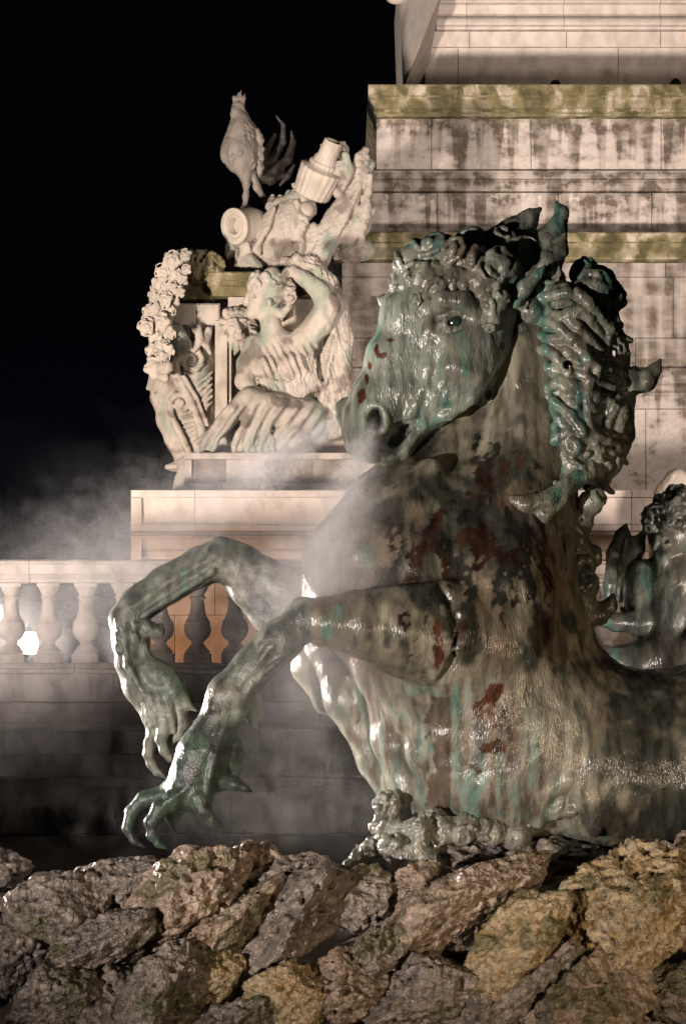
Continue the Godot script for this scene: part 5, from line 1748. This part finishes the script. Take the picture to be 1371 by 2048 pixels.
func rooster() -> void:
	DD = 29.4
	var s := DD / FOCAL
	var t := thing("rooster_statue", "bronze rooster standing upright on the carved barrel against the night sky", "statue", w(492, 418, DD))
	var c := clay(430, 172, 605, 425, -70, 60, 1.9)
	c.chain(ch([[478, 222, 0, 11], [481, 238, 0, 17], [484, 266, 0, 30], [481, 298, 4, 36], [485, 326, 4, 26], [489, 348, 4, 13], [492, 368, 4, 7], [491, 392, 4, 5], [490, 416, 4, 5]]), 8 * s)
	c.chain(ch([[468, 296, 6, 24], [454, 312, 6, 12], [466, 332, 8, 10]]), 8 * s)
	c.chain(ch([[490, 416, 4, 6], [502, 418, 10, 4]]), 3 * s)
	c.chain(ch([[488, 416, 8, 6], [482, 420, 18, 3.5]]), 3 * s)
	c.chain(ch([[500, 345, -10, 13], [514, 374, -12, 8], [527, 396, -12, 5], [537, 412, -12, 4.5]]), 5 * s)
	# head, comb, beak, wattles
	c.chain(ch([[476, 215, 0, 13], [470, 224, 8, 9], [462, 230, 10, 3]]), 5 * s)
	for i in 4:
		c.chain(ch([[471 + i * 4, 212, 0, 5], [469 + i * 6, 196, 0, 4.5], [467 + i * 7 + (i % 2) * 2, 180 + absf(i - 1.8) * 6, 0, 1.5]]), 2 * s)
	c.chain(ch([[468, 232, 6, 5], [464, 244, 8, 4]]), 3 * s)
	# wing and breast feathers
	for i in 9:
		c.chain(ch([[512 + (i % 3) * 3, 262 + i * 9, 10, 7], [519 + (i % 2) * 3, 272 + i * 9, 6, 6], [518 + (i % 2) * 4, 282 + i * 9, 2, 2.5]]), 2 * s)
	for i in 22:
		var a := rng.randf_range(-0.9, 0.9)
		var y := 246 + i * 3.6
		var r := 18 + 18 * sin(clampf((y - 240) / 105.0, 0, 1) * PI)
		c.chain(ch([[484 + sin(a) * r, y, cos(a) * r, 5], [484 + sin(a) * r, y + 9, cos(a) * (r + 3), 4.5], [484 + sin(a) * r * 0.95, y + 16, cos(a) * (r + 2), 2]]), 2 * s)
	part("body", finish(c.nets(), "feathers", "rooster"), M.statue_tinted, t)
	c = null
	var f := clay(495, 205, 610, 400, -110, 10, 1.9)
	for q in [[[510, 345, -20, 10], [545, 342, -45, 11], [575, 320, -60, 9], [586, 285, -65, 6], [582, 262, -65, 2]], [[512, 335, -25, 9], [545, 318, -50, 9], [565, 285, -60, 7], [566, 250, -60, 4], [552, 232, -60, 2]], [[512, 352, -20, 10], [540, 358, -40, 12], [560, 350, -50, 8], [568, 340, -50, 3]], [[515, 330, -30, 8], [532, 300, -50, 8], [548, 270, -60, 5]], [[560, 370, -40, 3], [575, 352, -44, 6], [588, 330, -44, 3]]]:
		f.chain(ch(q), 4 * s)
	part("tail", finish(f.nets(), "", ""), M.far_bronze, t)

func bronze_child() -> void:
	DD = 14.5
	var s := DD / FOCAL
	var t := thing("child_statue", "dark bronze child with curly hair looking down beside the sea horse's back", "statue", w(1310, 1400, DD))
	var c := clay(1160, 990, 1480, 1440, -110, 130, 3.2)
	egg(c, 1338, 1062, 20, 46, 52, 46, 10)
	c.chain(ch([[1325, 1090, 50, 26], [1320, 1112, 52, 14]]), 10 * s)
	c.chain(ch([[1312, 1075, 66, 6], [1306, 1096, 74, 6]]), 4 * s)
	egg(c, 1310, 1107, 72, 8, 3, 6, 2, 0, true)
	egg(c, 1298, 1082, 62, 7, 5, 8, 3, 0, true)
	egg(c, 1330, 1082, 74, 7, 5, 8, 3, 0, true)
	egg(c, 1368, 1085, 20, 10, 16, 12, 4)
	c.chain(ch([[1345, 1110, 0, 30], [1340, 1150, 0, 36]]), 14 * s)
	c.chain(ch([[1340, 1170, 0, 66], [1330, 1240, 10, 60], [1335, 1320, 10, 68]]), 24 * s)
	c.chain(ch([[1285, 1150, 10, 32], [1276, 1200, 30, 28], [1280, 1245, 50, 25], [1230, 1245, 70, 18], [1200, 1238, 76, 13], [1186, 1232, 78, 9]]), 10 * s)
	for i in 4:
		c.chain(ch([[1200, 1238, 78, 7], [1186 - i * 2, 1230 + i * 6, 84 - i * 4, 5], [1176 + i, 1238 + i * 6, 84 - i * 4, 4]]), 2 * s)
	c.chain(ch([[1395, 1160, 10, 34], [1415, 1230, 30, 30], [1380, 1290, 70, 26]]), 12 * s)
	c.chain(ch([[1320, 1310, 40, 58], [1270, 1330, 60, 44], [1200, 1320, 70, 26], [1192, 1380, 60, 26]]), 14 * s)
	c.chain(ch([[1360, 1330, 50, 60], [1340, 1400, 50, 44]]), 14 * s)
	var b := part("body", finish(c.nets(), "leg", "child"), M.wet_bronze, t)
	c = null
	var h := clay(1275, 975, 1410, 1110, -60, 110, 2.8)
	locks(h, [[1318, 1030, 40, 28, 5], [1345, 1020, 40, 32, 6], [1372, 1035, 30, 28, 5], [1300, 1050, 46, 18, 4], [1345, 1012, 0, 34, 4], [1384, 1060, 10, 22, 4], [1335, 1040, 58, 18, 3], [1360, 1050, 52, 18, 3]], 6)
	part("hair", finish(h.nets(), "foam", "child"), M.wet_bronze, b)
	# fin or folded weed behind the child's shoulder
	var f := clay(1195, 1020, 1300, 1270, -80, 30, 2.8)
	f.chain(ch([[1215, 1235, -20, 10], [1222, 1170, -25, 16], [1234, 1110, -30, 22], [1244, 1072, -30, 16], [1250, 1050, -30, 5]]), 8 * s)
	f.chain(ch([[1250, 1215, -20, 12], [1252, 1150, -25, 24], [1268, 1095, -30, 20], [1284, 1070, -30, 8]]), 8 * s)
	f.chain(ch([[1236, 1200, -5, 6], [1240, 1130, -6, 7], [1252, 1080, -8, 5]]), 4 * s)
	part("fin", finish(f.nets(), "leg", "child"), M.wet_bronze, b)

func pale_figure() -> void:
	DD = 26.0
	var s := DD / FOCAL
	var t := thing("draped_statue", "pale stone draped form rising behind the bronze child's head", "statue", w(1360, 1130, DD))
	var c := clay(1285, 925, 1460, 1140, -60, 60, 2.6)
	c.chain(ch([[1350, 960, 10, 22], [1345, 990, 10, 36], [1350, 1060, 0, 56], [1360, 1130, 0, 62]]), 10 * s)
	c.chain(ch([[1355, 958, 16, 18], [1395, 985, 10, 26], [1420, 1060, 0, 36]]), 10 * s)
	for i in 5:
		c.chain(ch([[1345 + i * 9, 950 + i * 6, 28, 4], [1325 + i * 20, 1010, 38, 6], [1305 + i * 26, 1120, 50, 7]]), 4 * s)
	part("drapery", finish(c.nets(), "carving", ""), M.statue_stone, t)

# ---------------------------------------------------------------- water in the air
# a handful of fine drops, strewn by the thousand; nobody could count them
const DROPS := 150
const DROP_SIZE := 0.00024
const DROP_AREA := 0.0665e-6

func handful(loose: float) -> ArrayMesh:
	var vs := PackedVector3Array()
	var ns := PackedVector3Array()
	var tri := PackedInt32Array()
	for i in DROPS:
		var at := Vector3(rng.randfn(), rng.randfn(), rng.randfn()).normalized() * loose * pow(rng.randf(), 0.34)
		var b := Basis.from_euler(Vector3(rng.randf(), rng.randf(), rng.randf()) * TAU)
		var q := []
		for c in [Vector3(1, 1, 1), Vector3(1, -1, -1), Vector3(-1, 1, -1), Vector3(-1, -1, 1)]:
			q.append(b * c * 0.577)
		var n := vs.size()
		for c in q:
			vs.append(at + c * DROP_SIZE)
			ns.append(c)
		for f in [[0, 1, 2], [0, 2, 3], [0, 3, 1], [1, 3, 2]]:
			var out: Vector3 = q[f[0]] + q[f[1]] + q[f[2]]
			var turned: bool = (q[f[2]] - q[f[0]]).cross(q[f[1]] - q[f[0]]).dot(out) < 0
			tri.append(n + f[0])
			tri.append(n + (f[2] if turned else f[1]))
			tri.append(n + (f[1] if turned else f[2]))
	return mesh_of(vs, ns, tri)

func strew(label: String, places: PackedVector3Array, mesh: ArrayMesh) -> void:
	var n := places.size()
	var mm := MultiMesh.new()
	mm.transform_format = MultiMesh.TRANSFORM_3D
	mm.mesh = mesh
	mm.instance_count = n
	var buf := PackedFloat32Array()
	buf.resize(n * 12)
	for i in n:
		var b := Basis.from_euler(Vector3(rng.randf(), rng.randf(), rng.randf()) * TAU)
		var at := i * 12
		buf[at] = b.x.x
		buf[at + 1] = b.y.x
		buf[at + 2] = b.z.x
		buf[at + 4] = b.x.y
		buf[at + 5] = b.y.y
		buf[at + 6] = b.z.y
		buf[at + 8] = b.x.z
		buf[at + 9] = b.y.z
		buf[at + 10] = b.z.z
		buf[at + 3] = places[i].x
		buf[at + 7] = places[i].y
		buf[at + 11] = places[i].z
	mm.buffer = buf
	var o := MultiMeshInstance3D.new()
	o.name = numbered("water_spray")
	o.multimesh = mm
	o.material_override = M.water_drop
	add_child(o)
	mark(o, label, "spray", "", "stuff")

# a jet opening from the nozzle, drops thinning outwards; cover: the share of the view it fills along its middle
func jet(label: String, from: Vector3, to: Vector3, wide0: float, wide1: float, cover: float, mesh: ArrayMesh, pull := 0.0) -> void:
	var n := int(cover * (from - to).length() * 2.5 * (wide0 + wide1) * 0.5 / DROP_AREA / DROPS)
	var out := PackedVector3Array()
	out.resize(n)
	for i in n:
		var f := pow(rng.randf(), 0.62)
		var p := from.lerp(to, f) + Vector3(rng.randfn(), rng.randfn(), rng.randfn()) * lerpf(wide0, wide1, f)
		p.y += pull * f * (1.0 - f) * 4.0
		out[i] = p
	strew(label, out, mesh)

func drift(label: String, at: Vector3, spread: Vector3, tilt: float, cover: float, mesh: ArrayMesh) -> void:
	var n := int(cover * TAU * spread.x * spread.y / DROP_AREA / DROPS)
	var out := PackedVector3Array()
	out.resize(n)
	var turn := Basis(Vector3(0, 0, 1), tilt)
	for i in n:
		out[i] = at + turn * (Vector3(rng.randfn(), rng.randfn(), rng.randfn()) * spread)
	strew(label, out, mesh)

func water_spray() -> void:
	DD = 12.0
	var tight := handful(0.009)
	var loose := handful(0.03)
	var wide := handful(0.065)
	jet("tight white water jet leaving the near nostril downwards", jv(746, 846, 86), jv(688, 1010, 150), 0.008, 0.045, 0.40, tight)
	jet("spray spreading down from the near nostril before the chest", jv(742, 850, 90), jv(590, 1420, 270), 0.015, 0.16, 0.60, loose, 0.03)
	jet("tight white water jet leaving the far nostril to the left", jv(682, 840, -6), jv(500, 965, -50), 0.008, 0.05, 1.0, tight)
	jet("wide spray blown from the far nostril to the lower left", jv(682, 840, -6), jv(20, 1300, -260), 0.02, 0.22, 0.30, loose, 0.04)
	drift("thin mist hanging before the chest and raised arm", jv(640, 1150, 200), Vector3(0.14, 0.19, 0.12), 0.0, 0.45, loose)
	drift("mist drifting over the boulders under the chest", jv(600, 1590, 0), Vector3(0.36, 0.17, 0.25), 0.0, 0.13, loose)
	drift("fine drops of spray drifting left before the night sky", w(270, 1120, 13.4), Vector3(0.50, 0.20, 0.3), 0.45, 0.10, wide)
	drift("glowing spray at the left edge before the balustrade", w(-30, 1330, 13.8), Vector3(0.40, 0.40, 0.3), 0.0, 0.07, wide)

func _ready() -> void:
	rng.seed = 7
	eye_and_sky()
	materials()
	lights()
	stained_marble()
	ground()
	monument()
	balustrade()
	street_lamp("lit lantern seen between the balusters, nearest the left edge but whole", 56, 1287, 60.0, 0.43)
	street_lamp("lit lantern cut by the left edge of the picture", -14, 1235, 55.0, 0.42)
	street_lamp("lit lantern glimpsed inside the bend of the far clawed foreleg", 300, 1289, 58.0, 0.40)
	sea_horse()
	rocks()
	seated_figure()
	carved_prow()
	garland()
	trophies()
	rooster()
	bronze_child()
	pale_figure()
	water_spray()
